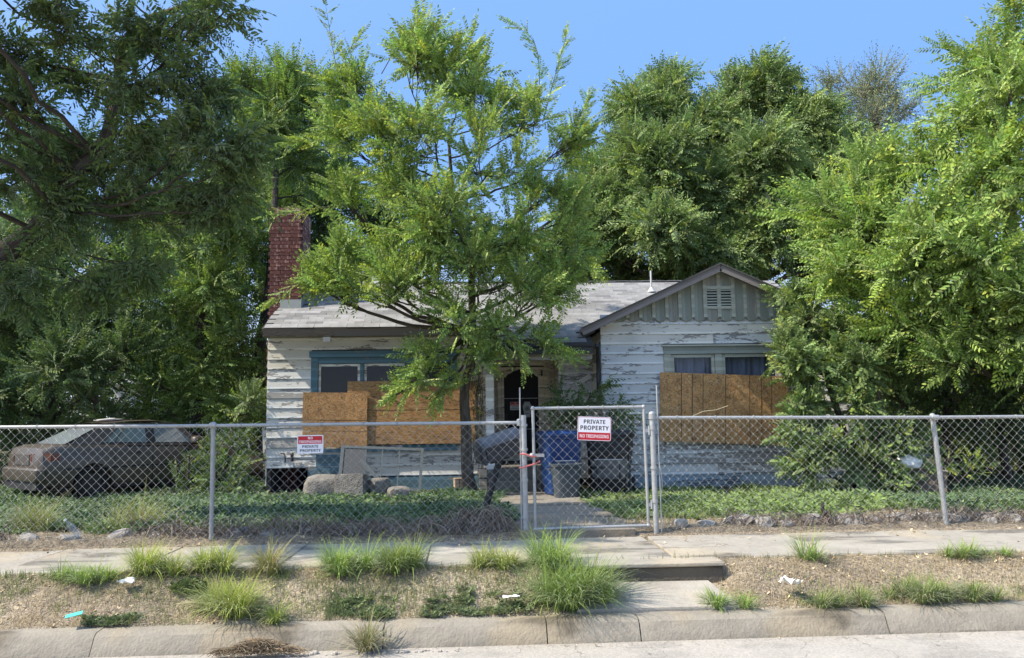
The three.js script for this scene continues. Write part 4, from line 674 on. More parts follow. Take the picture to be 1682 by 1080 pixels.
// ---------- litter on the verge ----------
{
  const o = add('card', box(-0.055, 0, -0.035, 0.055, 0.004, 0.035, rotM(0.12, 0.35, 0.14, 0, 0, 0)), M([0.10, 0.62, 0.50], { roughness: 0.5 })); o.position.set(-2.86, 0.245, -5.99); tag(o, 'teal green card lying on the verge at far left', 'card');
  const paper = (label, at, s, seed) => { const g = new THREE.PlaneGeometry(2, 2, 9, 9).rotateX(-Math.PI / 2), p = g.attributes.position; for (let i = 0; i < p.count; i++) { const x = p.getX(i), z = p.getZ(i); p.setXYZ(i, s[0] * x * (0.8 + 0.4 * fbm(z * 2 + 5, 1, seed, 2)), s[1] * 2.6 * fbm(x * 2.2 + 9, z * 2.2 + seed, seed, 3), s[2] * z * (0.7 + 0.6 * fbm(x * 2 + 3, 7, seed, 2))); } g.computeVertexNormals(); const q = add('paper_scrap', toCreasedNormals(g.toNonIndexed(), 0.3), mWhite); q.position.set(...at); q.rotation.y = seed; tag(q, label, 'litter'); };
  paper('crumpled white paper on the verge between the left grass tufts', [-2.66, 0.37, -6.36], [0.055, 0.03, 0.035], 41); paper('crumpled white tissue on the dry verge right of the step', [2.41, 0.27, -6.12], [0.07, 0.045, 0.05], 43); paper('flat pale scrap of paper near the kerb left of the tall grass', [0.27, 0.255, -6.1], [0.06, 0.012, 0.03], 47);
  const bt = thing('plastic_bottle', 'clear crushed plastic bottle in the weeds at the left fence foot', 'bottle', [-3.82, 0.52, -8.05], 0.5); add('bottle_body', new THREE.LatheGeometry([[0.001, 0], [0.032, 0.004], [0.033, 0.05], [0.029, 0.06], [0.033, 0.07], [0.033, 0.13], [0.012, 0.18], [0.012, 0.2]].map((q) => new THREE.Vector2(...q)), 14).rotateZ(0.7), M([0.85, 0.9, 0.95], { transmission: 0.9, roughness: 0.1, thickness: 0 }), bt); add('bottle_cap', new THREE.CylinderGeometry(0.014, 0.014, 0.016, 10).translate(0, 0.208, 0).rotateZ(0.7), mWhite, bt);
}
// ---------- car ----------
{
  const dir = -0.62, o = thing('parked_car', 'dusty silver brown saloon car parked at an angle under the trees at left', 'car', [-8.02, 0.25, -14.67], -dir * -1);
  o.rotation.y = 0.82;
  const paintT = tex(512, 512, (u, v) => { const a = fbm(u * 6, v * 6, 61, 5, 6, 6), k = 0.75 + 0.5 * a; return mix3([0.092 * k, 0.076 * k, 0.060 * k], [0.082 * k, 0.052 * k, 0.034 * k], sstep(u, 0.35, 0.95) * 0.8 + 0.25 * (a - 0.5)); }, [0.22, 0.5]);
  const paint = M([1, 1, 1], { map: paintT, metalness: 0.25, roughness: 0.45, clearcoat: 0.5, clearcoatRoughness: 0.25 });
  // x forward from the rear bumper (0) to the nose (4.45); z to the right (+) is the side facing the camera
  const L = [[0.0, 0.72, 0.40, 0.80], [0.06, 0.79, 0.27, 0.93], [0.25, 0.83, 0.24, 0.985], [0.7, 0.845, 0.22, 0.985], [1.0, 0.85, 0.20, 0.965], [1.8, 0.855, 0.19, 0.94], [2.6, 0.855, 0.19, 0.925], [3.1, 0.85, 0.20, 0.91], [3.6, 0.84, 0.21, 0.84], [4.1, 0.80, 0.23, 0.75], [4.36, 0.72, 0.27, 0.66], [4.45, 0.60, 0.35, 0.55]];
  const ring = ([x, w, b, t]) => { const h = t - b, h2 = [[0, 0], [0.55, 0], [0.93, 0.02], [0.985, 0.12], [1.0, 0.38], [1.0, 0.55], [0.985, 0.72], [0.955, 0.88], [0.90, 0.965], [0.80, 1.0], [0.4, 1.012], [0, 1.015]]; const p = h2.map(([k, q]) => V(x, b + h * q, w * k)); for (let i = h2.length - 2; i > 0; i--) p.push(V(x, b + h * h2[i][1], -w * h2[i][0])); return p; };
  const LL = []; for (let i = 0; i < L.length - 1; i++) for (let k = 0; k < 4; k++) LL.push(L[i].map((a, q) => lerp(a, L[i + 1][q], k / 4))); LL.push(L[L.length - 1]);
  const rs = LL.map(ring), m = new MB(), n = rs[0].length;
  for (let i = 0; i < rs.length - 1; i++) for (let k = 0; k < n; k++) { const k2 = (k + 1) % n, U = (p) => [p.x, p.y]; m.quad(rs[i][k], rs[i + 1][k], rs[i + 1][k2], rs[i][k2], U(rs[i][k]), U(rs[i + 1][k]), U(rs[i + 1][k2]), U(rs[i][k2])); }
  for (const [i, s] of [[0, 1], [rs.length - 1, -1]]) { const c = V(rs[i][0].x, (rs[i][0].y + rs[i][11].y) / 2, 0); for (let k = 0; k < n; k++) { const a = rs[i][k], b = rs[i][(k + 1) % n]; s > 0 ? m.tri(c, a, b) : m.tri(c, b, a); } }
  const ev = new Evaluator(); ev.useGroups = false; let bd = new Brush(m.geo()); bd.updateMatrixWorld();
  for (const x of [0.88, 3.55]) { const c = new THREE.CylinderGeometry(0.335, 0.335, 2.4, 28).rotateX(Math.PI / 2).translate(x, 0.31, 0).toNonIndexed(); const bb = new Brush(c); bb.updateMatrixWorld(); bd = ev.evaluate(bd, bb, SUBTRACTION); }
  const bg = new THREE.BufferGeometry(); for (const k of ['position', 'uv']) bg.setAttribute(k, bd.geometry.index ? bd.geometry.toNonIndexed().attributes[k] : bd.geometry.attributes[k]); bg.computeVertexNormals();
  add('body', toCreasedNormals(bg, 0.6), paint, o);
  // cabin
  const cab = [[0.42, 0.72, 0.98], [1.12, 0.60, 1.345], [1.6, 0.585, 1.385], [2.1, 0.58, 1.385], [2.45, 0.585, 1.345], [3.15, 0.70, 0.915]], q = new MB(), K = (i, s, dy = 0, k = 1) => V(cab[i][0], cab[i][2] + dy, s * cab[i][1] * k);
  for (let i = 1; i < 4; i++) for (const [a, b] of [[-1, -0.5], [-0.5, 0.5], [0.5, 1]]) { const c = (j, s) => V(cab[j][0], cab[j][2] + 0.03 * (1 - s * s), s * cab[j][1]); q.quad(c(i, a), c(i, b), c(i + 1, b), c(i + 1, a)); }
  add('roof', q.geo(0.8), paint, o);
  const belt = (x) => (x < 2.6 ? lerp(0.975, 0.925, (x - 0.6) / 2.0) : 0.915), bar = (a, b, r, mm, nm) => add(nm, tube([a, b], r, 8), mm, o), gl = M([0.16, 0.20, 0.20], { roughness: 0.06, metalness: 0, clearcoat: 1, clearcoatRoughness: 0.05 }), glB = M([0.30, 0.34, 0.36], { roughness: 0.06, clearcoat: 1, clearcoatRoughness: 0.04 });
  const rw = new MB().quad(V(0.44, 0.995, -0.66), V(0.44, 0.995, 0.66), V(1.11, 1.335, 0.54), V(1.11, 1.335, -0.54)).geo(); add('rear_window', rw, glB, o);
  add('windscreen', new MB().quad(V(3.12, 0.925, 0.64), V(3.12, 0.925, -0.64), V(2.47, 1.335, -0.53), V(2.47, 1.335, 0.53)).geo(), gl, o);
  for (const s of [-1, 1]) {
    const S = (x, y) => { const t = (y - 0.94) / (1.37 - 0.94); return V(x, y, s * lerp(0.80, 0.60, t)); }, P = (n2, pts, mm) => { const w = new MB(); for (let i = 1; i < pts.length - 1; i++) w.tri(pts[0], pts[i], pts[i + 1]); return add(n2, w.geo(), mm, o); };
    P('side_window', [S(1.27, 1.005), S(1.85, 0.985), S(1.85, 1.315), S(1.52, 1.305)], gl); P('side_window', [S(2.02, 0.98), S(2.78, 0.955), S(2.42, 1.285), S(2.02, 1.315)], gl); P('quarter_window', [S(1.07, 1.01), S(1.245, 1.005), S(1.44, 1.25), S(1.36, 1.25)], gl);
    const w = new MB(), out = (x, y) => { const v = S(x, y); v.z -= s * 0.012; return v; };
    w.quad(out(0.42, 0.965), out(3.1, 0.90), out(2.45, 1.345), out(1.12, 1.345)); add('pillar_panel', w.geo(), paint, o);
    const fr = new MB(), o2 = (x, y) => { const v = S(x, y); v.z -= s * 0.006; return v; }; fr.quad(o2(1.85, 0.97), o2(2.02, 0.97), o2(2.02, 1.335), o2(1.85, 1.335)); fr.quad(o2(1.02, 0.985), o2(2.82, 0.94), o2(2.82, 0.96), o2(1.02, 1.005)); fr.quad(o2(1.5, 1.30), o2(2.44, 1.295), o2(2.42, 1.33), o2(1.5, 1.335)); add('window_surround', fr.geo(), mBlack, o);
    add('side_trim', box(0.35, 0.545, s > 0 ? 0.852 : -0.866, 3.2, 0.575, s > 0 ? 0.866 : -0.852), mBlack, o); add('sill', box(1.25, 0.19, s > 0 ? 0.79 : -0.83, 3.18, 0.24, s > 0 ? 0.83 : -0.79), mBlack, o);
    for (const x of [1.55, 2.55]) add('door_handle', box(x, 0.80, s > 0 ? 0.84 : -0.862, x + 0.16, 0.825, s > 0 ? 0.862 : -0.84), mBlack, o);
    for (const x of [1.23, 1.93, 2.98]) add('door_gap', box(x, 0.26, s > 0 ? 0.853 : -0.8565, x + 0.01, 0.92, s > 0 ? 0.8565 : -0.853), mBlack, o);
    const mir = thing; add('mirror', rockGeo(3, 0.12, 0.085, 0.12, 0.4).translate(2.78, 1.0, s * 0.93), paint, o); add('mirror_arm', box(2.74, 0.955, s > 0 ? 0.78 : -0.92, 2.82, 0.985, s > 0 ? 0.92 : -0.78), mBlack, o);
    for (const x of [0.88, 3.55]) { const wh = new THREE.Group(); wh.name = numbered('wheel'); wh.wp = o.wp; o.add(wh); add('tyre', new THREE.TorusGeometry(0.235, 0.075, 10, 28).scale(1, 1, 1.25).translate(x, 0.30, s * 0.74), M([0.018, 0.018, 0.018], { roughness: 0.9 }), wh); add('rim', new THREE.CylinderGeometry(0.19, 0.19, 0.06, 20).rotateX(Math.PI / 2).translate(x, 0.30, s * 0.74), M([0.05, 0.05, 0.05], { metalness: 0.6, roughness: 0.5 }), wh); }
    // tail lamp that wraps round the corner
    const tl = (n2, x0, x1, z0, z1, y0, y1, c) => { const w2 = new MB(), f = (x, z, y) => V(x, y, s * z); w2.quad(f(x0, z0, y0), f(x1, z1, y0), f(x1, z1, y1), f(x0, z0, y1)); add(n2, w2.geo(), M(c, { roughness: 0.2, clearcoat: 1, clearcoatRoughness: 0.1 }), o); };
    tl('tail_light', -0.008, 0.045, 0.40, 0.735, 0.70, 0.84, [0.10, 0.008, 0.008]); tl('indicator_light', 0.046, 0.16, 0.736, 0.835, 0.71, 0.85, [0.17, 0.03, 0.008]); tl('tail_light', 0.161, 0.30, 0.837, 0.862, 0.72, 0.84, [0.12, 0.008, 0.008]);
  }
  add('rear_bumper', loft([{ y: 0.36, w: 0.16, d: 1.62, r: 0.06 }, { y: 0.40, w: 0.2, d: 1.68, r: 0.08 }, { y: 0.56, w: 0.2, d: 1.68, r: 0.08 }, { y: 0.59, w: 0.15, d: 1.60, r: 0.06 }]).translate(0.03, 0, 0), paint, o);
  add('rear_valance', box(-0.02, 0.22, -0.75, 0.1, 0.36, 0.75), mBlack, o); add('plate_recess', box(-0.012, 0.64, -0.34, 0.02, 0.82, 0.34), M([0.06, 0.055, 0.05]), o); add('boot_gap', box(0.1, 0.975, -0.66, 0.62, 0.99, -0.65), mBlack, o); add('underbody', box(0.3, 0.16, -0.7, 4.2, 0.22, 0.7), mBlack, o);
  const cl = thing('cardboard_sheet', 'flat pale sheet lying on the roof of the parked car', 'sheet', [-6.95, 1.66, -15.55], 0.7); add('sheet', box(-0.22, 0, -0.16, 0.22, 0.012, 0.16, rotM(0.02, 0, 0.05, 0, 0, 0)), M([0.3, 0.29, 0.27]), cl); add('fold', box(-0.2, 0.014, -0.05, 0.1, 0.03, 0.1, rotM(0.05, 0.2, 0.08, 0, 0, 0)), M([0.5, 0.48, 0.44]), cl);
}
// ---------- vegetation ----------
// a shoot: a thin stem along +y that carries leaves on both sides, leaf faces towards +z
function shoot(seed, o) {
  const { L = 0.4, n = 13, leaf = 0.08, wide = 0.034, droop = 0.25, ang = 0.95, hang = 0.25, curl = 0.12, stem = 0.0022, from = 0.08, opposite = false, grow = 0 } = o, r = RNG(seed), pos = [], c = [], idx = [];
  const P = (t) => V(0, L * t * (1 - 0.12 * droop * t), -droop * L * t * t);
  const st = []; for (let i = 0; i <= 4; i++) st.push(P(i / 4));
  for (let i = 0; i <= 4; i++) { const w = stem * (1 - 0.6 * i / 4); for (const [dx, dz] of [[-1, -0.5], [1, -0.5], [0, 1]]) { pos.push(st[i].x + dx * w, st[i].y, st[i].z + dz * w); c.push(0.85, 0.62, 0.6); } if (i) for (let k = 0; k < 3; k++) { const a = (i - 1) * 3, k2 = (k + 1) % 3; idx.push(a + k, a + 3 + k, a + k2, a + k2, a + 3 + k, a + 3 + k2); } }
  for (let i = 0; i < n; i++) {
    const last = i === n - 1, t = last ? 1 : from + (1 - from) * (opposite ? Math.floor(i / 2) * 2 : i) / n, sd = i % 2 ? 1 : -1, b = P(t), a = last ? 0 : ang * (0.8 + 0.4 * r()), tl = 1 - 0.3 * t * (grow ? -grow : 1);
    const l = leaf * (0.75 + 0.45 * r()) * tl, w = wide * (0.8 + 0.4 * r()) * tl;
    const d = V(Math.sin(a) * sd, Math.cos(a), -hang * (0.5 + r()) - droop * t).normalize(), up0 = V(sd * (r() - 0.3) * 1.5, (r() - 0.5) * 1.2, 1), s = V().crossVectors(d, up0).normalize(), u = V().crossVectors(s, d).normalize();
    const k = pos.length / 3, add3 = (v) => pos.push(v.x, v.y, v.z), bb = b.clone().addScaledVector(d, l * 0.06);
    const pt = (t, x, z) => add3(bb.clone().addScaledVector(d, l * t).addScaledVector(s, w * x).addScaledVector(u, l * z).add(V(0, 0, -curl * l * t * t)));
    pt(0, 0, 0); pt(0.5, 0, -0.035); pt(1, 0, 0); pt(0.26, 0.42, 0.03); pt(0.66, 0.40, 0.04); pt(0.26, -0.42, 0.03); pt(0.66, -0.40, 0.04);
    idx.push(k, k + 1, k + 3, k + 1, k + 4, k + 3, k + 1, k + 2, k + 4, k, k + 5, k + 1, k + 1, k + 5, k + 6, k + 1, k + 6, k + 2);
    const q = 0.62 + 0.7 * r(), y = r() < 0.08 ? 1.2 : 1; for (let j = 0; j < 7; j++) c.push(q * y, q, q * (0.8 + 0.3 * r()));
  }
  const g = new THREE.BufferGeometry(); g.setAttribute('position', new THREE.Float32BufferAttribute(pos, 3)); g.setAttribute('uv', new THREE.Float32BufferAttribute(new Float32Array(pos.length / 3 * 2), 2)); g.setAttribute('color', new THREE.Float32BufferAttribute(c, 3)); g.setIndex(idx); g.computeVertexNormals(); return g;
}
function place(p, dir, up, s, r) {
  const y = dir.clone().normalize(), z = up.clone().addScaledVector(y, -up.dot(y)); if (z.lengthSq() < 1e-3) z.set(0, 0, 1).addScaledVector(y, -y.z); z.normalize(); const x = V().crossVectors(y, z), m = new THREE.Matrix4().makeBasis(x, y, z);
  m.multiply(new THREE.Matrix4().makeRotationY((r() - 0.5) * 1.1)); m.scale(V(s, s, s)); m.setPosition(p); return m;
}
const ball = (r) => { const u = r() * 2 - 1, a = r() * 6.2832, k = Math.sqrt(1 - u * u); return V(k * Math.cos(a), u, k * Math.sin(a)); };
function tree(q) {
  const { name = 'tree', label, cat = 'tree', group, trunk, lobes, shoots, tint, seed, dens = 1, twigs = 22, up = 0.35, bark = mBark, vary = 0.3, yellow = 0.1, yTint = [1.32, 1.16, 0.7], sprigS = 1, extra = [], limbR = 1, step = 0.1, shell = 2.4, squash = 0.95, drop = 0, stemOff = false } = q, r = RNG(seed);
  const multi = Array.isArray(trunk[0][0]), base = multi ? trunk[0][0] : trunk[0], o = thing(name, label, cat, [base[0], base[1], base[2]], 0, group), trunks = multi ? trunk : [trunk];
  const samples = [];
  trunks.forEach((t) => {
    const pts = curve(t.map((p) => p.slice(0, 3)), 24), n = pts.length, rad = pts.map((_, i) => { const f = (i / (n - 1)) * (t.length - 1), a = Math.floor(f), b = Math.min(t.length - 1, a + 1); return lerp(t[a][3], t[b][3], f - a) * (i === 0 ? 1.35 : i === 1 ? 1.1 : 1); });
    pts.forEach((p, i) => { p.x += 0.25 * rad[i] * (vnoise(i * 0.9, 1, seed) - 0.5); p.z += 0.25 * rad[i] * (vnoise(i * 0.9, 2, seed) - 0.5); samples.push([p, rad[i]]); });
    put('trunk', tube(pts, rad, 12), bark, o);
  });
  const tw = [], mats = shoots.map(() => []), cols = shoots.map(() => []);
  const leafAt = (p, dir, s, bright = 0) => {
    const k = Math.floor(r() * shoots.length), v = 1 + vary * (r() * 2 - 1), y = r() < yellow + bright ? 1 : 0, c = tint.map((x, i) => x * 1.75 * v * (y ? yTint[i] : 1) * (i === 0 ? 0.9 + 0.2 * r() : 1));
    mats[k].push(place(p, dir, V((r() - 0.5) * 2.6 - 0.1, 0.6, (r() - 0.5) * 2.6), s * (0.75 + 0.5 * r()) * sprigS, r)); cols[k].push(col(...c));
  };
  const limb = (from, r1, C, name) => {
    const D = from.distanceTo(C), mid = from.clone().lerp(C, 0.5).add(V((r() - 0.5) * 0.2 * D, -0.08 * D, (r() - 0.5) * 0.2 * D)), lp = curve([from, mid, C], 10);
    lp.forEach((p, i) => { if (i > 0 && i < 10) p.add(V(r() - 0.5, r() - 0.5, r() - 0.5).multiplyScalar(0.025 * D)); });
    if (D > 0.2) put(name, tube(lp, lp.map((_, i) => lerp(r1, r1 * 0.45, i / 10)), 6), bark, o);
    return lp;
  };
  const kids = [];
  for (const [x, y, z, R] of lobes) {
    const C = V(x, y, z); let best = samples[samples.length - 1], bd = 1e9;
    for (const s of samples) { if (s[0].y < (q.minY || 0)) continue; const h = Math.hypot(s[0].x - x, s[0].z - z), d = s[0].distanceTo(C) + Math.max(0, s[0].y - (y - 0.5 * h)) * 1.6; if (d < bd) { bd = d; best = s; } }
    const D = best[0].distanceTo(C), r1 = Math.min(best[1] * 0.65, 0.012 + 0.013 * D) * limbR, lp = limb(best[0], r1, C, 'limb');
    if (R < 0.33) { kids.push([x, y, z, R, lp]); continue; }
    for (let k = 0; k < 3; k++) { const b = ball(r), c = V(x + b.x * R * 0.6, y + b.y * R * 0.6, z + b.z * R * 0.6); kids.push([c.x, c.y, c.z, R * (0.5 + 0.22 * r()), limb(lp[6 + k], r1 * 0.5, c, 'branch')]); }
  }
  for (const [cx, cy, cz, R0, lp] of kids) {
    const C = V(cx, cy, cz);
    const n = Math.round(twigs * dens * Math.max(0.26, R0 * R0 * 2.2));
    for (let i = 0; i < n; i++) {
      const S = lp[Math.floor(lerp(4, 10.99, r()))].clone(), dv = ball(r); dv.y = dv.y * squash + 0.12; const T = C.clone().addScaledVector(dv, R0 * Math.pow(r(), 1 / shell) * (r() < 0.12 ? 1.55 : 1.05)), d = T.distanceTo(S); if (d < 0.08) continue;
      const m = S.clone().lerp(T, 0.5); m.y += (up > 0 ? 0.10 : -0.02) * d; m.x += (r() - 0.5) * 0.2 * d; m.z += (r() - 0.5) * 0.2 * d; if (drop) T.y -= drop * d;
      const N = Math.max(4, Math.round(d / 0.12)), pts = curve([S, m, T], N); if (!stemOff) tw.push(tube(pts, pts.map((_, k) => lerp(Math.min(0.012, 0.004 + 0.006 * d), 0.0025, k / N)), 3, false));
      const cnt = Math.max(3, Math.round(d / step));
      for (let k = 0; k <= cnt; k++) {
        const t = lerp(0.3, 1, k / cnt), f = Math.min(N - 1e-4, t * N), a = Math.floor(f), p = pts[a].clone().lerp(pts[a + 1], f - a), tg = pts[a + 1].clone().sub(pts[a]).normalize();
        const dir = k === cnt ? tg.clone().add(V(0, up * 0.6, 0)) : tg.multiplyScalar(0.55).add(dv.clone().multiplyScalar(0.35)).add(ball(r).multiplyScalar(0.75)).add(V(0, up, 0));
        leafAt(p, dir, 1, t > 0.85 ? 0.1 : 0);
      }
    }
  }
  for (const e of extra) {                              // long free shoots
    const pts = curve(e, 14); tw.push(tube(pts, pts.map((_, k) => lerp(0.009, 0.0025, k / 14)), 4, false));
    for (let k = 3; k <= 14; k++) for (let j = 0; j < 2; j++) { const tg = pts[Math.min(14, k + 1)].clone().sub(pts[k - 1]).normalize(); leafAt(pts[k], tg.clone().add(ball(r).multiplyScalar(k === 14 ? 0.2 : 0.75)), 0.75, 0.25); }
  }
  if (tw.length) put('twigs', merge(tw), bark, o, undefined, 'stuff');
  shoots.forEach((g, i) => { if (!mats[i].length) return; const b = new THREE.Matrix4().makeTranslation(-o.wp.x, -o.wp.y, -o.wp.z); inst('foliage', g, mLeaf, mats[i].map((m) => m.premultiply(b)), cols[i], o); });
  return o;
}
const S_ELM = [1, 2, 3].map((s) => shoot(s, { L: 0.36, n: 16, leaf: 0.076, wide: 0.037, droop: 0.12, hang: 0.18 }));
const S_BIG = [4, 5, 6].map((s) => shoot(s, { L: 0.52, n: 17, leaf: 0.092, wide: 0.044, droop: 0.15, hang: 0.22 }));
const S_PIN = [7, 8, 9].map((s) => shoot(s, { L: 0.32, n: 14, leaf: 0.09, wide: 0.036, droop: 0.55, hang: 0.5, opposite: true }));
const S_FAR = [10, 11, 12].map((s) => shoot(s, { L: 0.55, n: 15, leaf: 0.125, wide: 0.062, droop: 0.25, hang: 0.3 }));
const S_PRIV = [13, 14, 15].map((s) => shoot(s, { L: 0.22, n: 15, leaf: 0.062, wide: 0.042, droop: 0.15, ang: 1.15, hang: 0.2 }));
const S_THIN = [16, 17].map((s) => shoot(s, { L: 0.7, n: 9, leaf: 0.09, wide: 0.05, droop: 0.1, ang: 0.7, hang: 0.1, stem: 0.006 }));
const GREEN_Y = [0.158, 0.24, 0.048], GREEN = [0.10, 0.165, 0.028], GREEN_D = [0.062, 0.106, 0.026], OLIVE = [0.112, 0.172, 0.046], GREY_G = [0.16, 0.20, 0.10];
const lobesT1=[[-2.5,3.8,-13.4,0.35],[1.8,4.4,-13.8,0.58],[2.0,5.6,-14.2,0.38],[-2.0,3.9,-13.2,0.39],[-2.0,7.7,-13.5,0.62],[-1.2,8.0,-13.9,0.75],[-0.4,7.8,-14.2,0.82],[0.5,7.3,-14.0,0.7],[1.2,6.9,-13.6,0.47],[1.8,6.6,-14.2,0.44],[-2.4,6.6,-14.0,0.59],[-1.5,6.3,-13.2,0.76],[-0.6,6.2,-13.0,0.8],[0.4,6.0,-13.3,0.77],[1.3,5.6,-14.3,0.49],[-2.2,5.4,-14.2,0.6],[-1.4,5.2,-13.2,0.76],[-0.4,4.9,-12.9,0.79],[0.7,4.8,-13.4,0.72],[1.6,4.8,-14.3,0.6],[-2.2,4.4,-13.6,0.4],[-1.6,4.4,-13.3,0.51],[-0.8,4.0,-12.9,0.69],[0.1,3.9,-13.0,0.74],[1.0,3.6,-13.2,0.46],[-0.2,3.3,-13.0,0.48],[0.6,3.1,-12.9,0.42],[1.6,3.8,-13.6,0.42],[-1.0,2.2,-13.0,0.26],[-1.3,2.0,-13.4,0.21],[-0.6,2.0,-13.3,0.2],[-0.8,2.6,-13.2,0.26],[0.2,2.5,-13.1,0.2],[1.3,2.9,-13.2,0.26],[-1.4,3.8,-13.0,0.38]];
const lobesT2=[[4.5,9.9,-24.0,1.11],[5.4,11.3,-24.0,1.02],[6.8,11.9,-25.0,1.15],[7.9,11.5,-24.0,1.29],[9.7,11.9,-25.0,1.25],[10.5,11.5,-24.0,0.83],[3.7,8.0,-23.0,0.97],[5.0,8.6,-22.5,1.3],[6.6,8.9,-23.0,1.42],[8.1,8.8,-22.5,1.38],[10.0,9.5,-24.0,1.11],[4.1,6.7,-23.0,1.06],[5.3,6.6,-22.0,1.18],[7.1,6.8,-22.5,1.38],[8.3,6.6,-22.0,1.02],[3.3,6.1,-23.0,0.8],[9.5,7.2,-23.0,0.88]];
const lobesT3=[[8.9,7.6,-12.0,0.65],[8.3,7.1,-12.0,0.46],[7.8,6.3,-12.0,0.55],[8.4,6.3,-11.5,0.71],[7.4,5.8,-12.5,0.67],[7.6,5.3,-11.5,0.71],[8.1,5.0,-11.0,0.68],[6.8,5.5,-13.0,0.6],[6.1,5.0,-13.0,0.55],[6.7,4.6,-12.3,0.71],[7.1,4.3,-11.5,0.71],[7.7,4.1,-11.0,0.68],[6.3,4.0,-12.8,0.59],[6.9,3.8,-12.0,0.65],[7.4,3.5,-11.5,0.62],[7.9,3.3,-11.0,0.59],[9.6,6.8,-12.0,0.74],[9.6,4.7,-12.0,0.83],[9.3,3.0,-12.0,0.74]];
const lobesT4=[[5.7,3.4,-13.2,0.46],[5.2,2.5,-13.0,0.4],[5.6,2.3,-12.8,0.59],[6.3,3.0,-13.0,0.55],[6.2,2.0,-12.6,0.63],[5.3,1.5,-12.6,0.44],[5.4,0.9,-12.4,0.43],[6.3,0.9,-12.6,0.58],[7.0,2.4,-12.8,0.59],[6.8,1.3,-12.6,0.53],[6.6,0.5,-12.2,0.23]];
const lobesT4b=[[8.2,2.5,-13.5,0.62],[9.0,2.5,-13.5,0.62],[9.9,2.5,-13.5,0.62],[8.5,1.9,-13.8,0.58],[9.5,1.9,-14.0,0.59],[10.5,1.8,-14.0,0.59]];
const lobesT5=[[-5.8,6.6,-10.0,0.46],[-4.9,6.6,-9.5,0.37],[-4.5,6.7,-10.0,0.38],[-3.8,6.6,-10.0,0.42],[-3.0,6.7,-9.5,0.29],[-5.1,6.2,-10.5,0.4],[-4.0,5.9,-9.7,0.45],[-3.3,5.8,-9.6,0.41],[-5.4,5.5,-9.7,0.41],[-5.8,4.8,-10.0,0.46],[-5.3,5.1,-10.5,0.4],[-4.3,5.1,-10.0,0.46],[-3.4,5.2,-9.7,0.45],[-2.9,4.9,-9.5,0.33],[-5.5,4.2,-10.3,0.48],[-4.7,4.4,-10.5,0.48],[-3.8,4.4,-10.2,0.47],[-3.1,4.4,-10.0,0.38],[-5.8,3.4,-10.3,0.44],[-5.1,3.6,-10.6,0.45],[-4.3,3.7,-10.6,0.41]];
const lobesT6=[[-4.5,9.7,-19.0,0.73],[-5.0,8.4,-19.0,0.88],[-4.1,8.1,-19.0,0.73],[-5.2,7.0,-18.0,0.83],[-5.9,5.9,-18.0,0.97],[-5.2,5.8,-19.0,0.73],[-4.7,7.2,-20.0,0.69],[-6.8,5.2,-18.0,0.97],[-5.7,4.5,-18.0,0.9],[-6.6,3.7,-18.0,0.83],[-5.3,3.4,-18.0,0.69],[-5.5,4.7,-19.0,0.58],[-5.9,2.7,-18.0,0.69],[-6.7,2.3,-17.5,0.61],[-5.0,2.5,-18.5,0.43]];
const lobesT7=[[-8.0,4.2,-18.0,0.83],[-8.9,4.0,-18.0,0.83],[-10.0,3.7,-18.0,0.97],[-7.5,2.8,-17.0,0.78],[-8.5,2.7,-17.0,0.78],[-9.5,2.3,-17.0,0.78],[-7.6,1.9,-16.8,0.52]];
const lobesT9=[[-5.0,8.6,-25.0,1.15],[-3.4,7.8,-25.0,1.15],[-1.8,8.0,-25.0,1.15],[-4.6,7.2,-25.0,0.96],[-2.6,6.8,-25.0,0.87],[-0.3,7.0,-25.0,0.96],[1.5,6.8,-25.0,0.96],[2.8,6.5,-25.0,0.87]];
const lobesT8=[[15.4,14.2,-30.0,1.38],[16.6,14.2,-30.0,1.15],[14.7,14.7,-30.0,0.92],[17.3,13.2,-30.0,0.92]];
const lobesT6b=[[-5.1,10.0,-19.0,0.88],[-4.4,9.1,-19.0,0.8],[-3.7,8.7,-19.5,0.68],[-3.9,9.7,-19.5,0.6],[-6.4,1.8,-18.0,0.62],[-5.4,1.8,-18.0,0.62],[-5.0,3.0,-18.5,0.57],[-7.4,1.7,-18.0,0.55],[-4.8,1.8,-18.0,0.48],[-3.7,7.5,-19.5,0.6]];
const lobesT2b=[[4.2,5.9,-24.0,0.74],[5.4,5.9,-24.0,0.83],[6.5,5.9,-24.0,0.83],[9.0,6.3,-24.0,0.92],[3.1,6.0,-24.0,0.65],[7.7,5.9,-24.0,0.83],[10.9,8.9,-24.0,1.11],[11.0,6.9,-24.0,1.11],[10.9,10.5,-24.0,1.11],[12.4,10.0,-25.0,0.96],[12.4,8.1,-25.0,1.15],[13.1,9.2,-25.0,0.96],[7.1,10.3,-24.0,1.11],[6.7,8.0,-23.0,1.06],[5.9,10.3,-24.0,0.92],[3.6,9.1,-24.0,0.74],[3.3,7.3,-24.0,0.83],[11.5,5.7,-24.0,0.92]];
const lobesT8b=[[15.8,12.9,-30.0,1.38],[14.3,13.2,-30.0,1.04],[16.8,12.4,-30.0,1.15]];
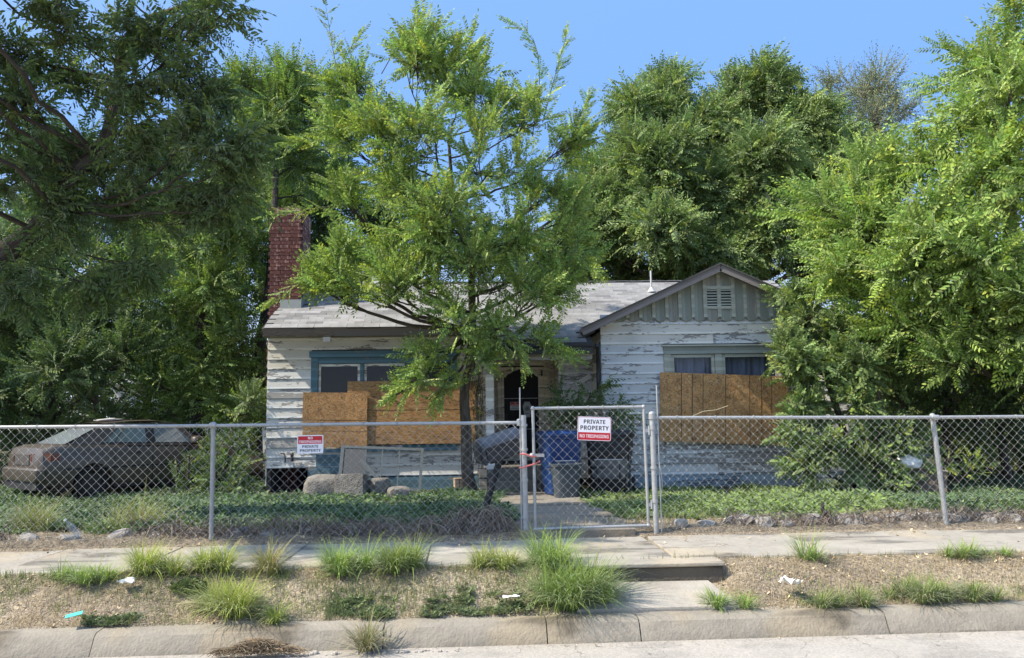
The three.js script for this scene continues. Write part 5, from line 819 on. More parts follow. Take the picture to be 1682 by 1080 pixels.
const lobesT10=[[-12.8,9.3,-22.8,0.99],[-12.1,9.5,-24.1,1.2],[-9.6,9.3,-23.1,1.04],[-9.2,9.9,-24.4,1.0],[-6.6,8.9,-22.9,1.11],[-12.7,8.0,-24.2,1.15],[-10.5,8.3,-23.8,1.09],[-8.9,7.9,-22.7,1.0],[-7.3,7.6,-23.1,1.04],[-6.1,8.1,-24.2,1.19],[-12.7,6.7,-23.4,1.07],[-11.2,6.6,-22.6,1.09],[-10.3,6.5,-23.6,0.99],[-8.3,6.6,-22.9,1.16],[-6.9,6.7,-23.1,1.07],[-12.2,5.2,-23.6,1.0],[-10.0,5.5,-23.0,0.9],[-8.8,5.2,-23.2,0.96],[-8.1,5.4,-23.9,0.93],[-6.1,5.1,-24.4,1.16],[-13.4,4.2,-24.1,1.21],[-11.6,3.8,-24.1,1.11],[-9.7,4.1,-22.8,1.0],[-8.1,3.6,-22.5,0.96],[-7.3,4.2,-23.2,1.12],[-12.0,3.0,-23.3,1.18],[-10.4,3.0,-22.8,0.89],[-8.9,3.0,-23.5,0.91],[-7.9,2.4,-23.6,0.94],[-6.0,2.7,-23.5,1.19],[-6.1,10.2,-24.0,0.92],[-5.2,11.2,-24.0,0.83],[-4.4,9.6,-24.0,0.92],[-4.6,8.3,-24.0,0.92],[-7.0,11.4,-24.0,0.74],[-5.7,8.9,-24.0,0.92]];
tree({ name: 'elm_tree', label: 'slender tree in front of the house, its crown over the roof between chimney and porch', trunk: [[-0.06, 0.2, -13.95, 0.123], [-0.12, 0.8, -13.95, 0.102], [-0.13, 1.5, -13.95, 0.094], [-0.16, 2.1, -13.95, 0.086], [-0.02, 2.6, -13.95, 0.082], [0.0, 3.4, -13.9, 0.070], [-0.05, 4.4, -13.8, 0.057], [-0.3, 5.4, -13.7, 0.041], [-0.4, 6.6, -13.7, 0.025]], lobes: lobesT1, shoots: S_ELM, tint: GREEN_Y, seed: 21, dens: 1.35, minY: 2.9, twigs: 26, up: 0.4, yellow: 0.1,
  extra: [[[-2.2, 7.2, -13.5], [-2.4, 8.0, -13.5], [-2.55, 8.9, -13.5]], [[-2.3, 7.0, -13.6], [-2.2, 7.9, -13.5], [-2.0, 8.35, -13.5]], [[-1.6, 7.8, -13.8], [-1.3, 8.4, -13.9], [-1.0, 8.75, -13.9]], [[-0.7, 8, -14], [-0.5, 8.5, -14], [-0.3, 8.6, -14]], [[1.1, 6.6, -13.7], [1.25, 7.6, -13.7], [1.15, 8.4, -13.7], [0.8, 8.65, -13.6]], [[1.3, 6.9, -13.8], [1.55, 7.8, -13.8], [1.75, 8.5, -13.8]], [[1.8, 6.5, -14.2], [2.1, 7.2, -14.2], [2.2, 7.55, -14.2]], [[-2.5, 6.3, -13.8], [-2.9, 6.5, -13.7], [-3.3, 6.4, -13.6]], [[-2.2, 4.2, -13.4], [-2.8, 3.95, -13.3], [-3.35, 3.6, -13.25]], [[-2.4, 5.3, -13.6], [-2.9, 5.2, -13.5], [-3.4, 5.1, -13.4]], [[1.6, 4.5, -13.6], [1.9, 4.3, -13.3], [2.1, 4.0, -13.1]], [[0.6, 2.9, -12.9], [0.75, 2.7, -12.8], [0.82, 2.4, -12.8]], [[0.9, 2.9, -13.1], [1.3, 2.8, -13], [1.7, 2.6, -13.1]]] });
tree({ name: 'pecan_tree', label: 'tall dense tree behind the house, above the gable', trunk: [[6.9, 0.2, -23.5, 0.28], [6.8, 3, -23.5, 0.24], [6.9, 6, -23.6, 0.18], [6.7, 8.5, -23.8, 0.12], [6.9, 10.5, -24, 0.06]], lobes: [...lobesT2, ...lobesT2b], shoots: S_FAR, tint: OLIVE, seed: 22, dens: 1.9, up: 0.1, twigs: 26, step: 0.16, drop: 0.05, yellow: 0.1, limbR: 1.5 });
tree({ name: 'thin_tree', label: 'sparse greyish tree far behind, between the dense tree and the bright right tree', trunk: [[15.6, 0.2, -30, 0.2], [15.8, 6, -30, 0.16], [15.7, 11, -30, 0.1], [15.6, 14, -30, 0.04]], lobes: [...lobesT8, ...lobesT8b], shoots: S_THIN, tint: GREY_G, seed: 23, dens: 0.75, twigs: 22, up: 0.5, step: 0.26, bark: M([0.26, 0.23, 0.20]), yellow: 0.05 });
tree({ name: 'hackberry_tree', label: 'big bright yellow green tree filling the right edge', trunk: [[9.2, 0.25, -11.9, 0.22], [9.1, 1.5, -11.9, 0.19], [8.8, 3, -12, 0.15], [8.6, 4.6, -12, 0.11], [8.7, 6.5, -12, 0.06], [8.8, 7.6, -12, 0.03]], lobes: [...lobesT3, [6.9, 3.1, -12.4, 0.55], [7.5, 2.9, -12.0, 0.55], [8.1, 2.7, -11.8, 0.55], [7.9, 2.9, -11.3, 0.5], [8.3, 2.4, -11.3, 0.5], [7.4, 2.6, -11.8, 0.45], [8.9, 2.6, -11.2, 0.5], [8.4, 3.1, -11.0, 0.5], [6.5, 3.4, -12.8, 0.5]], shoots: S_BIG, tint: [0.162, 0.245, 0.048], seed: 24, dens: 1.9, twigs: 22, up: 0.3, yellow: 0.1, drop: 0.0,
  extra: [[[8.4, 6.9, -12], [8.1, 7.3, -12], [7.7, 7.5, -12]], [[8.2, 6.6, -12], [7.8, 6.85, -12], [7.35, 6.9, -12]], [[8.8, 7.4, -12], [8.9, 8.0, -12], [8.85, 8.4, -12]], [[9.2, 7.2, -12], [9.5, 7.9, -12], [9.6, 8.2, -12]], [[6.3, 4.9, -12.8], [6.0, 4.5, -12.8], [5.85, 3.9, -12.8]]] });
tree({ name: 'privet_bush', label: 'tall dark bush in front of the gable wing, beside the boarded window', cat: 'bush', trunk: [[[6.25, 0.25, -12.9, 0.07], [6.1, 1.3, -12.9, 0.06], [5.8, 2.4, -12.9, 0.04]], [[6.4, 0.25, -12.8, 0.07], [6.7, 1.4, -12.8, 0.055], [6.6, 2.6, -12.9, 0.035]]], lobes: lobesT4, shoots: S_PRIV, tint: OLIVE, seed: 25, dens: 3.0, twigs: 30, up: 0.08, yellow: 0.1, step: 0.09, sprigS: 1.0 });
tree({ name: 'shade_bush', label: 'dark shrub mass under the bright tree at the right edge', cat: 'bush', trunk: [[[8.6, 0.25, -14, 0.08], [8.5, 1.3, -14, 0.06], [8.6, 2.2, -13.8, 0.04]], [[9.6, 0.25, -14, 0.08], [9.5, 1.5, -14, 0.05], [9.6, 2.2, -13.9, 0.04]]], lobes: [...lobesT4b, [8.6, 2.3, -12.7, 0.6], [9.4, 2.2, -12.5, 0.6], [7.9, 2.2, -12.8, 0.5], [8.6, 1.6, -13.1, 0.6], [9.6, 1.5, -13.1, 0.6], [7.6, 1.9, -14.2, 0.6], [7.5, 2.9, -14.0, 0.6], [8.3, 1.2, -14.8, 0.55], [9.2, 1.0, -15.2, 0.6], [10.4, 1.3, -15, 0.8], [11.2, 2.2, -15, 0.9], [8.0, 0.8, -15.6, 0.5], [7.2, 0.9, -15.5, 0.5], [10, 0.7, -15.5, 0.6], [11, 0.8, -15.5, 0.7], [9.0, 1.7, -15.6, 0.7]], shoots: S_ELM, tint: GREEN_D, seed: 26, dens: 1.8, twigs: 22, up: 0.1 });
tree({ name: 'soapberry_tree', label: 'large dark feathery tree at the left, its limbs crossing the upper left', trunk: [[-7.6, 0.3, -10.3, 0.30], [-7.4, 1.6, -10.3, 0.26], [-7.0, 2.8, -10.3, 0.22], [-6.48, 3.36, -10.3, 0.17], [-6.05, 3.75, -10.3, 0.15], [-5.36, 4.35, -10.3, 0.13], [-5.15, 4.88, -10.3, 0.115], [-4.85, 5.13, -10.3, 0.10], [-4.65, 5.96, -10.3, 0.08], [-4.63, 6.47, -10.3, 0.06], [-4.33, 6.94, -10.3, 0.045], [-3.05, 7.34, -10.2, 0.02]].map((p) => p), lobes: [...lobesT5, [-6.6, 6.2, -8.6, 0.9], [-6.2, 7.6, -8.4, 1.0], [-5.2, 7.9, -8.8, 0.9], [-7.6, 5.6, -9.4, 0.9], [-4.2, 8.0, -9.6, 0.8], [-7.2, 7.4, -10, 1.0], [-5.5, 7.8, -7.4, 0.9], [-6.4, 6.6, -7.2, 0.8], [-6.7, 6.1, -6.5, 0.7], [-5.7, 6.3, -6.4, 0.65], [-6.2, 7.1, -6.6, 0.8], [-5.0, 7.0, -6.5, 0.5]], shoots: S_PIN, tint: GREEN_D, seed: 27, dens: 1.9, twigs: 22, up: -0.05, drop: 0.12, bark: mBarkDark, yellow: 0.12, step: 0.12, limbR: 0.5 });
tree({ name: 'back_tree', label: 'tall green tree behind the parked car, left of the chimney', trunk: [[[-6.1, 0.25, -18, 0.17], [-6.1, 2.9, -18, 0.14], [-6.05, 4.5, -18, 0.11], [-6.0, 6.5, -18, 0.06]], [[-4.95, 0.25, -18.6, 0.15], [-5.0, 2.5, -18.6, 0.13], [-4.8, 5, -18.8, 0.10], [-4.7, 9, -19, 0.05]]], lobes: [...lobesT6, ...lobesT6b], shoots: S_BIG, tint: GREEN, seed: 28, dens: 1.4, twigs: 22, up: 0, yellow: 0.12, bark: mBarkDark, drop: 0.08 });
tree({ name: 'thicket_tree', label: 'dark leafy thicket at the far left behind the car', trunk: [[-9.4, 0.25, -18, 0.16], [-9.3, 2, -18, 0.12], [-9, 4.2, -18, 0.06]], lobes: [...lobesT7, [-10.8, 4.8, -17.5, 1.1], [-11, 2.6, -17.5, 1.1], [-10.2, 5.6, -18.5, 1.0], [-10.6, 1.2, -17.2, 0.8], [-9.2, 1.0, -17.6, 0.7], [-8.0, 0.9, -18, 0.7], [-12, 1.4, -17, 1.0]], shoots: S_BIG, tint: GREEN_D, seed: 29, dens: 1.3, twigs: 20, up: 0, yellow: 0.15, bark: mBarkDark });
tree({ name: 'back_tree', label: 'broad dense dark tree closing the view behind the slender trunks at left', trunk: [[[-8.5, 0.2, -23.5, 0.25], [-8.4, 3, -23.5, 0.2], [-8.6, 6.5, -23.3, 0.1]], [[-5.6, 0.2, -23.5, 0.2], [-5.6, 3, -23.5, 0.16], [-5.8, 7.5, -23.3, 0.08]]], lobes: lobesT10, shoots: S_FAR, tint: [0.062, 0.11, 0.03], seed: 35, dens: 1.0, twigs: 24, up: 0.05, step: 0.17, limbR: 1.2, bark: mBarkDark });
tree({ name: 'roof_tree', label: 'dark green tree rising behind the roof ridge', trunk: [[-2.6, 0.2, -25.5, 0.25], [-2.6, 4, -25.5, 0.2], [-2.8, 7.5, -25.3, 0.1]], lobes: lobesT9, shoots: S_FAR, tint: GREEN_D, seed: 30, dens: 0.9, twigs: 24, up: 0, step: 0.17, limbR: 1.4 });
tree({ name: 'corner_bush', label: 'leafy bush in the corner behind the bins', cat: 'bush', trunk: [[2.05, 0.3, -14.2, 0.03], [2.05, 0.9, -14.2, 0.025], [2.0, 1.6, -14.2, 0.015]], lobes: [[1.75, 1.75, -14.1, 0.34], [2.1, 2.0, -14.2, 0.3], [1.6, 1.45, -14.0, 0.26], [2.5, 1.55, -14.1, 0.3]], shoots: S_PIN, tint: GREEN_D, seed: 31, dens: 0.75, twigs: 34, up: 0.1 });
tree({ name: 'yard_shrub', label: 'low shrub at the left corner of the house beside the car nose', cat: 'bush', trunk: [[-4.6, 0.27, -14.6, 0.03], [-4.6, 0.7, -14.6, 0.025], [-4.6, 1.1, -14.6, 0.015]], lobes: [[-4.6, 0.6, -14.5, 0.3], [-4.3, 0.75, -14.6, 0.3], [-4.15, 0.45, -14.4, 0.26], [-4.5, 1.3, -15.2, 0.36], [-4.2, 1.9, -15.6, 0.36]], shoots: S_ELM, tint: GREEN_D, seed: 32, dens: 0.8, twigs: 28, up: 0.2, yellow: 0.25 });
tree({ name: 'yard_shrub', label: 'shrub hiding the front end of the parked car', cat: 'bush', trunk: [[-5.3, 0.27, -15.2, 0.03], [-5.3, 0.7, -15.2, 0.025], [-5.3, 1.0, -15.2, 0.015]], lobes: [[-5.3, 0.5, -15.2, 0.34], [-5.1, 0.9, -15.6, 0.36], [-5.6, 0.4, -15.0, 0.2]], shoots: S_ELM, tint: GREEN_D, seed: 33, dens: 0.5, twigs: 28, up: 0.2, yellow: 0.2 });
tree({ name: 'sapling', label: 'small bright sapling in the clearing by the right fence post', cat: 'plant', trunk: [[7.3, 0.27, -12.2, 0.012], [7.32, 0.6, -12.2, 0.01], [7.35, 0.85, -12.2, 0.006]], lobes: [[7.9, 0.75, -12.3, 0.14], [7.4, 0.8, -12.2, 0.16]], shoots: S_ELM, tint: GREEN_Y, seed: 34, dens: 0.9, sprigS: 0.5, twigs: 30, up: 0.1, yellow: 0.4 });
// vines on the wall beside the porch post
{
  const o = thing('wall_vine', 'thin straggling vine climbing the wall between the tree and the porch post', 'vine', [0.0, 0.6, -14.9]), r = RNG(91), tw = [], mats = [], cols = [];
  for (let i = 0; i < 11; i++) { const x = -0.22 + 0.5 * r(), h = 1.6 + 0.9 * r(), pts = []; let px = x; for (let k = 0; k <= 12; k++) { px += (r() - 0.5) * 0.09; pts.push(V(px, h * k / 12, -0.2 + 0.12 * r() + (i % 3 ? 0 : 0.6))); } tw.push(tube(pts, 0.0045, 4, false)); for (let k = 3; k <= 12; k++) if (r() < 0.75) { mats.push(place(pts[k], ball(r), V(0, 0.4, 1), 0.35 + 0.3 * r(), r)); cols.push(col(0.09 * (0.7 + r()), 0.13 * (0.7 + 0.6 * r()), 0.03)); } }
  add('stems', merge(tw), mBark, o, undefined, 'stuff'); inst('foliage', S_ELM[1], mLeaf, mats, cols, o);
}
// ---------- grass ----------
function bladeStrip(A, p, dir, h, w, bend, c, tipc, n = 3, lean = 0.12) {   // a curved tapering blade
  const side = V(-dir.z, 0, dir.x), k0 = A.pos.length / 3; let a = lean, x = 0, y = 0;
  for (let i = 0; i <= n; i++) {
    const t = i / n, ww = w * (0.6 + 0.8 * t - 1.35 * t * t) / 2, cc = mix3(c, tipc, t); if (i) { x += Math.sin(a) * h / n; y += Math.cos(a) * h / n; a = Math.min(2.7, a + bend * 1.5 / n); }
    for (const s of [-1, 1]) { A.pos.push(p.x + dir.x * x + side.x * ww * s, p.y + y, p.z + dir.z * x + side.z * ww * s); A.col.push(...cc); }
    if (i) { const b = k0 + (i - 1) * 2; A.idx.push(b, b + 1, b + 2, b + 1, b + 3, b + 2); }
  }
}
const bag = () => ({ pos: [], col: [], idx: [] });
function bagGeo(A) { const g = new THREE.BufferGeometry(); g.setAttribute('position', new THREE.Float32BufferAttribute(A.pos, 3)); g.setAttribute('uv', new THREE.Float32BufferAttribute(new Float32Array(A.pos.length / 3 * 2), 2)); g.setAttribute('color', new THREE.Float32BufferAttribute(A.col, 3)); g.setIndex(A.idx); g.computeVertexNormals(); return g; }
function tuftGeo(seed, n, h, sx, sz, c, dryShare = 0.05, wide = 0.0065) {   // several crowns of blades that lean outwards and droop
  const A = bag(), r = RNG(seed), m = Math.max(2, Math.round(sx * sz * 90) + Math.round(sx * 10)), hearts = Array.from({ length: m }, () => { const a = r() * 6.2832, q = Math.sqrt(r()) * 0.85; return [Math.cos(a) * q * sx, Math.sin(a) * q * sz, 0.6 + 0.6 * r()]; });
  for (let i = 0; i < n; i++) {
    const H = hearts[Math.floor(r() * m)], a = r() * 6.2832, q = Math.sqrt(r()), p = V(H[0] + Math.cos(a) * q * 0.035, 0, H[1] + Math.sin(a) * q * 0.03), da = a + (r() - 0.5) * 0.9, dir = V(Math.cos(da), 0, Math.sin(da)), v = 0.65 + 0.7 * r(), dry = r() < dryShare, cc = dry ? [0.36, 0.28, 0.14] : c.map((x) => x * v), tip = dry ? [0.44, 0.36, 0.2] : [c[0] * v * 1.5, c[1] * v * 1.2, c[2] * v];
    bladeStrip(A, p, dir, h * H[2] * (0.5 + 0.7 * r()), wide * (0.6 + 0.7 * r()), 0.25 + 1.1 * r(), cc, tip, 4, 0.1 + 0.65 * q * (0.5 + r()));
  }
  return bagGeo(A);
}
const GR = [0.15, 0.26, 0.045], GRY = [0.20, 0.28, 0.05];
const tuft = (label, x, z, n, h, sx, sz, c, seed, dry) => { const o = add('grass_tuft', tuftGeo(seed, Math.round(n * 2.3), h * 1.75, sx * 1.12, sz * 1.1, c.map((q) => q * 1.3), dry), mBlade); o.position.set(x, groundH(x, z) - 0.012, z); return tag(o, label, 'grass tuft'); };
tuft('spreading grass tuft on the verge at far left, beyond the teal card', -3.10, -6.5, 420, 0.13, 0.25, 0.12, GR, 1);
tuft('yellow green grass tuft at the sidewalk edge, left one of a touching pair', -2.48, -6.58, 420, 0.19, 0.20, 0.10, GRY, 2);
tuft('grass tuft at the sidewalk edge, right one of a touching pair', -2.10, -6.58, 420, 0.19, 0.17, 0.10, GRY, 3);
tuft('big yellow green grass clump in the middle of the left verge', -1.89, -6.12, 620, 0.22, 0.22, 0.13, GRY, 4);
tuft('thin faded grass tuft on the sidewalk edge between the pair and the long row', -1.63, -6.58, 260, 0.17, 0.20, 0.09, [0.17, 0.21, 0.06], 5, 0.3);
tuft('bright grass tuft at the left end of the long row on the sidewalk edge', -1.12, -6.58, 620, 0.18, 0.27, 0.11, GR, 6);
tuft('dark green fuller grass tuft at the right end of the long row', -0.56, -6.58, 700, 0.19, 0.27, 0.12, [0.13, 0.21, 0.035], 7);
tuft('low yellowish grass tuft by the sidewalk left of the gate', 0.12, -6.58, 380, 0.17, 0.23, 0.1, GRY, 8, 0.15);
tuft('grass tuft on the sidewalk edge in front of the latch post', 0.62, -6.58, 480, 0.22, 0.19, 0.12, GR, 9);
tuft('tall thick grass clump hanging over the kerb left of the lower slab', 0.76, -6.16, 950, 0.30, 0.25, 0.20, [0.125, 0.215, 0.035], 10);
tuft('low grass patch beside the lower slab at the kerb', 1.92, -6.08, 260, 0.10, 0.16, 0.10, GR, 11);
tuft('long flat grass patch along the kerb at the right', 3.55, -6.08, 900, 0.13, 0.62, 0.15, [0.12, 0.185, 0.045], 12, 0.12);
tuft('smaller grass patch along the kerb right of the tissue', 2.75, -6.06, 420, 0.11, 0.32, 0.11, [0.12, 0.185, 0.045], 13, 0.15);
tuft('ragged grass fringe on the sidewalk edge at far right', 4.15, -6.58, 320, 0.10, 0.38, 0.07, GR, 14, 0.2);
tuft('small wispy grass tuft on the sidewalk edge right of the step', 2.76, -6.58, 90, 0.20, 0.14, 0.05, GR, 15, 0.2);
tuft('short grass tuft below the long row near the left kerb', -1.42, -6.02, 110, 0.12, 0.09, 0.06, GRY, 16);
tuft('grass tuft growing out of the gutter at the kerb foot', -0.76, -5.74, 130, 0.17, 0.08, 0.035, [0.13, 0.16, 0.06], 17, 0.35);
tuft('straggly grass tuft behind the left fence, in front of the car', -3.62, -8.85, 240, 0.30, 0.32, 0.16, [0.17, 0.22, 0.05], 18, 0.2);
tuft('tall loose grass tuft behind the fence at far left', -4.75, -8.95, 220, 0.32, 0.30, 0.16, [0.15, 0.21, 0.05], 19, 0.2);
for (const k of [17]) { const o = scene.children.find((q) => q.name === 'grass_tuft_016'); if (o) o.position.y = 0.0; }
// short green and dry grass, weeds and litter nobody could count
{
  const A = bag(), r = RNG(401);
  const gr = (x, z, n, h, c, s) => { for (let i = 0; i < n; i++) { const a = r() * 6.2832, q = s * r(), px = x + Math.cos(a) * q, pz = z + Math.sin(a) * q; if (pz < -6.66 && pz > -7.85) continue; if (pz > -5.99) continue; const v = 0.65 + 0.7 * r(); bladeStrip(A, V(px, groundH(px, pz) - 0.005, pz), V(Math.cos(a * 3), 0, Math.sin(a * 3)), h * (0.5 + r()), 0.004 + 0.002 * r(), 0.3 + r(), c.map((y) => y * v), c.map((y) => y * v * 1.25), 2); } };
  for (let i = 0; i < 2600; i++) { const x = -6 + 13 * r(), z = -6.0 - 0.62 * r(); const g = fbm(x * 1.3, z * 3.2, 61, 3), left = x < 0.7; if (x > 0.78 && x < 1.95 && z < -6.0) continue; const green = left ? g > 0.47 : (z > -6.18 && g > 0.42) || g > 0.6; gr(x, z, green ? 10 : 7, green ? 0.055 : 0.04, green ? [0.19, 0.235, 0.065] : [0.46, 0.37, 0.21], 0.09); }
  for (let i = 0; i < 130; i++) { const x = -5 + 11 * r(); gr(x, -6.60 - 0.05 * r(), 5, 0.06, [0.19, 0.21, 0.07], 0.05); }
  for (let i = 0; i < 260; i++) { const x = -6 + 13 * r(), z = -8.15 - 0.5 * r(); gr(x, z, 8, 0.09, r() < 0.55 ? [0.36, 0.27, 0.14] : [0.17, 0.20, 0.06], 0.12); }
  for (let i = 0; i < 420; i++) { const x = -1.1 + 1.8 * r() * r(), z = -6.02 - 0.3 * r(); gr(x, z, 6, 0.045, [0.11, 0.155, 0.05], 0.06); }
  for (let i = 0; i < 1500; i++) { const x = 1.7 + 5.5 * r(), z = -8.5 - 5.8 * r(); if (fbm(x * 1.2, z * 1.2, 83, 3) < 0.42) continue; gr(x, z, 7, 0.10, [0.18, 0.27, 0.06], 0.14); }
  for (let i = 0; i < 700; i++) { const x = -8 + 8.3 * r(), z = -8.5 - 5 * r() * r(); if (fbm(x * 1.2, z * 1.2, 87, 3) < 0.5) continue; gr(x, z, 6, 0.12, [0.15, 0.23, 0.06], 0.14); }
  tag(add('grass', bagGeo(A), mBlade), 'short green and dry grass scattered over verge and yard', 'grass', null, 'stuff');
  // leafy weeds: low clumps over the yard and at the kerb
  const W = [0, 1, 2].map((s) => { const parts = [], q = RNG(500 + s); for (let i = 0; i < 7; i++) { const g = shoot(520 + s * 9 + i, { L: 0.10, n: 7, leaf: 0.05, wide: 0.028, droop: 0.2, hang: 0.1, ang: 1.0, stem: 0.0014 }), a = q() * 6.28; g.applyMatrix4(place(V(0.03 * Math.cos(a), 0, 0.03 * Math.sin(a)), V(Math.cos(a) * 0.9, 0.55 + 0.7 * q(), Math.sin(a) * 0.9), V(0, 1, 0), 0.8 + 0.5 * q(), q)); parts.push(g); } return merge(parts); });
  const mats = [[], [], []], cols = [[], [], []];
  const weed = (x, z, s, c) => { const k = Math.floor(r() * 3), m = new THREE.Matrix4().makeRotationY(r() * 6.28); m.scale(V(s, s * (0.7 + 0.6 * r()), s)); m.setPosition(x, groundH(x, z), z); mats[k].push(m); const v = 0.7 + 0.6 * r(); cols[k].push(col(c[0] * v, c[1] * v, c[2] * v)); };
  for (let i = 0; i < 17000; i++) { const t = r(), z = -8.45 - 8 * t, x = (r() - 0.46) * (13 + 8 * t); if (x > 0.42 - 0.03 && x < 1.62 && z > -13.6) continue; if (z < -13.9 && x > -3.9 && x < 7) continue; const patch = fbm(x * 0.9, z * 0.9, 141, 3); if (patch < 0.40 && r() < 0.8) continue; const edge = z > -8.8 ? 0.35 : 1; if (r() > edge) continue; if (x > 4.3 && z > -9.3 && r() < 0.85) continue; const light = x > 1.6 && x < 5.2; weed(x, z, (0.55 + 0.7 * r()) * (patch > 0.6 ? 1.35 : 1), light ? [0.19, 0.28, 0.06] : r() < 0.3 ? [0.14, 0.22, 0.06] : [0.075, 0.15, 0.045]); }
  for (let i = 0; i < 300; i++) { const x = -1.05 + 1.6 * r(), z = -6.03 - 0.3 * r() * r(); if (fbm(x * 4, z * 6, 8, 2) < 0.45) continue; weed(x, z, 0.25 + 0.35 * r(), [0.15, 0.21, 0.07]); }
  for (let i = 0; i < 60; i++) weed(-2.28 + 0.16 * r(), -6.33 - 0.1 * r(), 0.5, [0.12, 0.18, 0.04]);
  for (let i = 0; i < 50; i++) weed(-2.85 + 0.4 * r(), -6.03 - 0.1 * r(), 0.4, [0.11, 0.17, 0.05]);
  for (let i = 0; i < 260; i++) { const x = 7 * r(), z = -20 - 12 * r(); weed(x * 3 - 14, z, 3, [0.08, 0.12, 0.04]); }
  W.forEach((g, k) => { const o = inst('yard_weeds', g, mLeaf, mats[k], cols[k]); tag(o, 'low leafy weeds covering the yard', 'weeds', null, 'stuff'); });
  // dead leaves, chips and straw
  const bits = [0, 1].map((s) => { const A2 = bag(), q = RNG(610 + s); if (s) bladeStrip(A2, V(-0.03, 0.004, 0), V(1, 0, 0), 0.012, 0.004, 1, [1, 1, 1], [1, 1, 1], 2); const g = s ? new THREE.BufferGeometry().copy(tube(curve([[-0.045, 0.002, 0], [0, 0.014, 0.006], [0.045, 0.003, -0.004]], 3), 0.0022, 3)) : shoot(77, { L: 0.02, n: 2, leaf: 0.05, wide: 0.026, droop: 0.2 }).rotateX(Math.PI / 2 - 0.2); if (!g.attributes.color) g.setAttribute('color', new THREE.Float32BufferAttribute(new Float32Array(g.attributes.position.count * 3).fill(1), 3)); return g; });
  const bm = [[], []], bc = [[], []];
  const bit = (x, z, y, s) => { const k = r() < 0.08 ? 0 : 1, m = new THREE.Matrix4().makeRotationFromEuler(new THREE.Euler((r() - 0.5) * 0.6, r() * 6.28, (r() - 0.5) * 0.6)); m.scale(V(s, s, s)); m.setPosition(x, y, z); bm[k].push(m); const v = 0.55 + 0.75 * r(), t = r(); const c = t < 0.5 ? [0.50, 0.41, 0.27] : t < 0.68 ? [0.28, 0.215, 0.145] : [0.52, 0.44, 0.31]; bc[k].push(col(c[0] * v, c[1] * v, c[2] * v)); };
  for (let i = 0; i < 17000; i++) { const x = -5.5 + 12 * r(), z = -6.02 - 0.62 * r(); if (x > 0.78 && x < 1.9) continue; bit(x, z, groundH(x, z) + 0.004, 0.28 + 0.4 * r()); }
  for (let i = 0; i < 9000; i++) { const x = -6 + 13.5 * r(), z = -7.82 - 0.75 * r() * (x > 3.5 ? 1.6 : 1); if (x > 0.55 && x < 1.62 && r() < 0.85) continue; bit(x, z, groundH(x, z) + 0.006, 0.4 + 0.5 * r()); }
  for (let i = 0; i < 3500; i++) { const x = -8 + 15 * r(), z = -8.4 - 5.2 * r(); if (x > 0.42 && x < 1.62 && r() < 0.8) continue; bit(x, z, groundH(x, z) + (x > 0.42 && x < 1.62 ? 0.045 : 0.01), 0.5 + 0.7 * r()); }
  for (let i = 0; i < 500; i++) { const x = -5 + 11 * r(), z = -6.7 - 1.12 * Math.pow(r(), 0.35); bit(x, z, 0.434, 0.4 + 0.5 * r()); }
  for (let i = 0; i < 900; i++) { const x = -3.8 + 8.4 * r(), z = -5.775 + 0.16 * r() * r(); bit(x, z, 0.005, 0.12 + 0.4 * r() * r()); }
  bits.forEach((g, k) => tag(inst('ground_litter', g, mDry, bm[k], bc[k]), 'dead leaves and straw strewn over verge and fence foot', 'litter', null, 'stuff'));
}
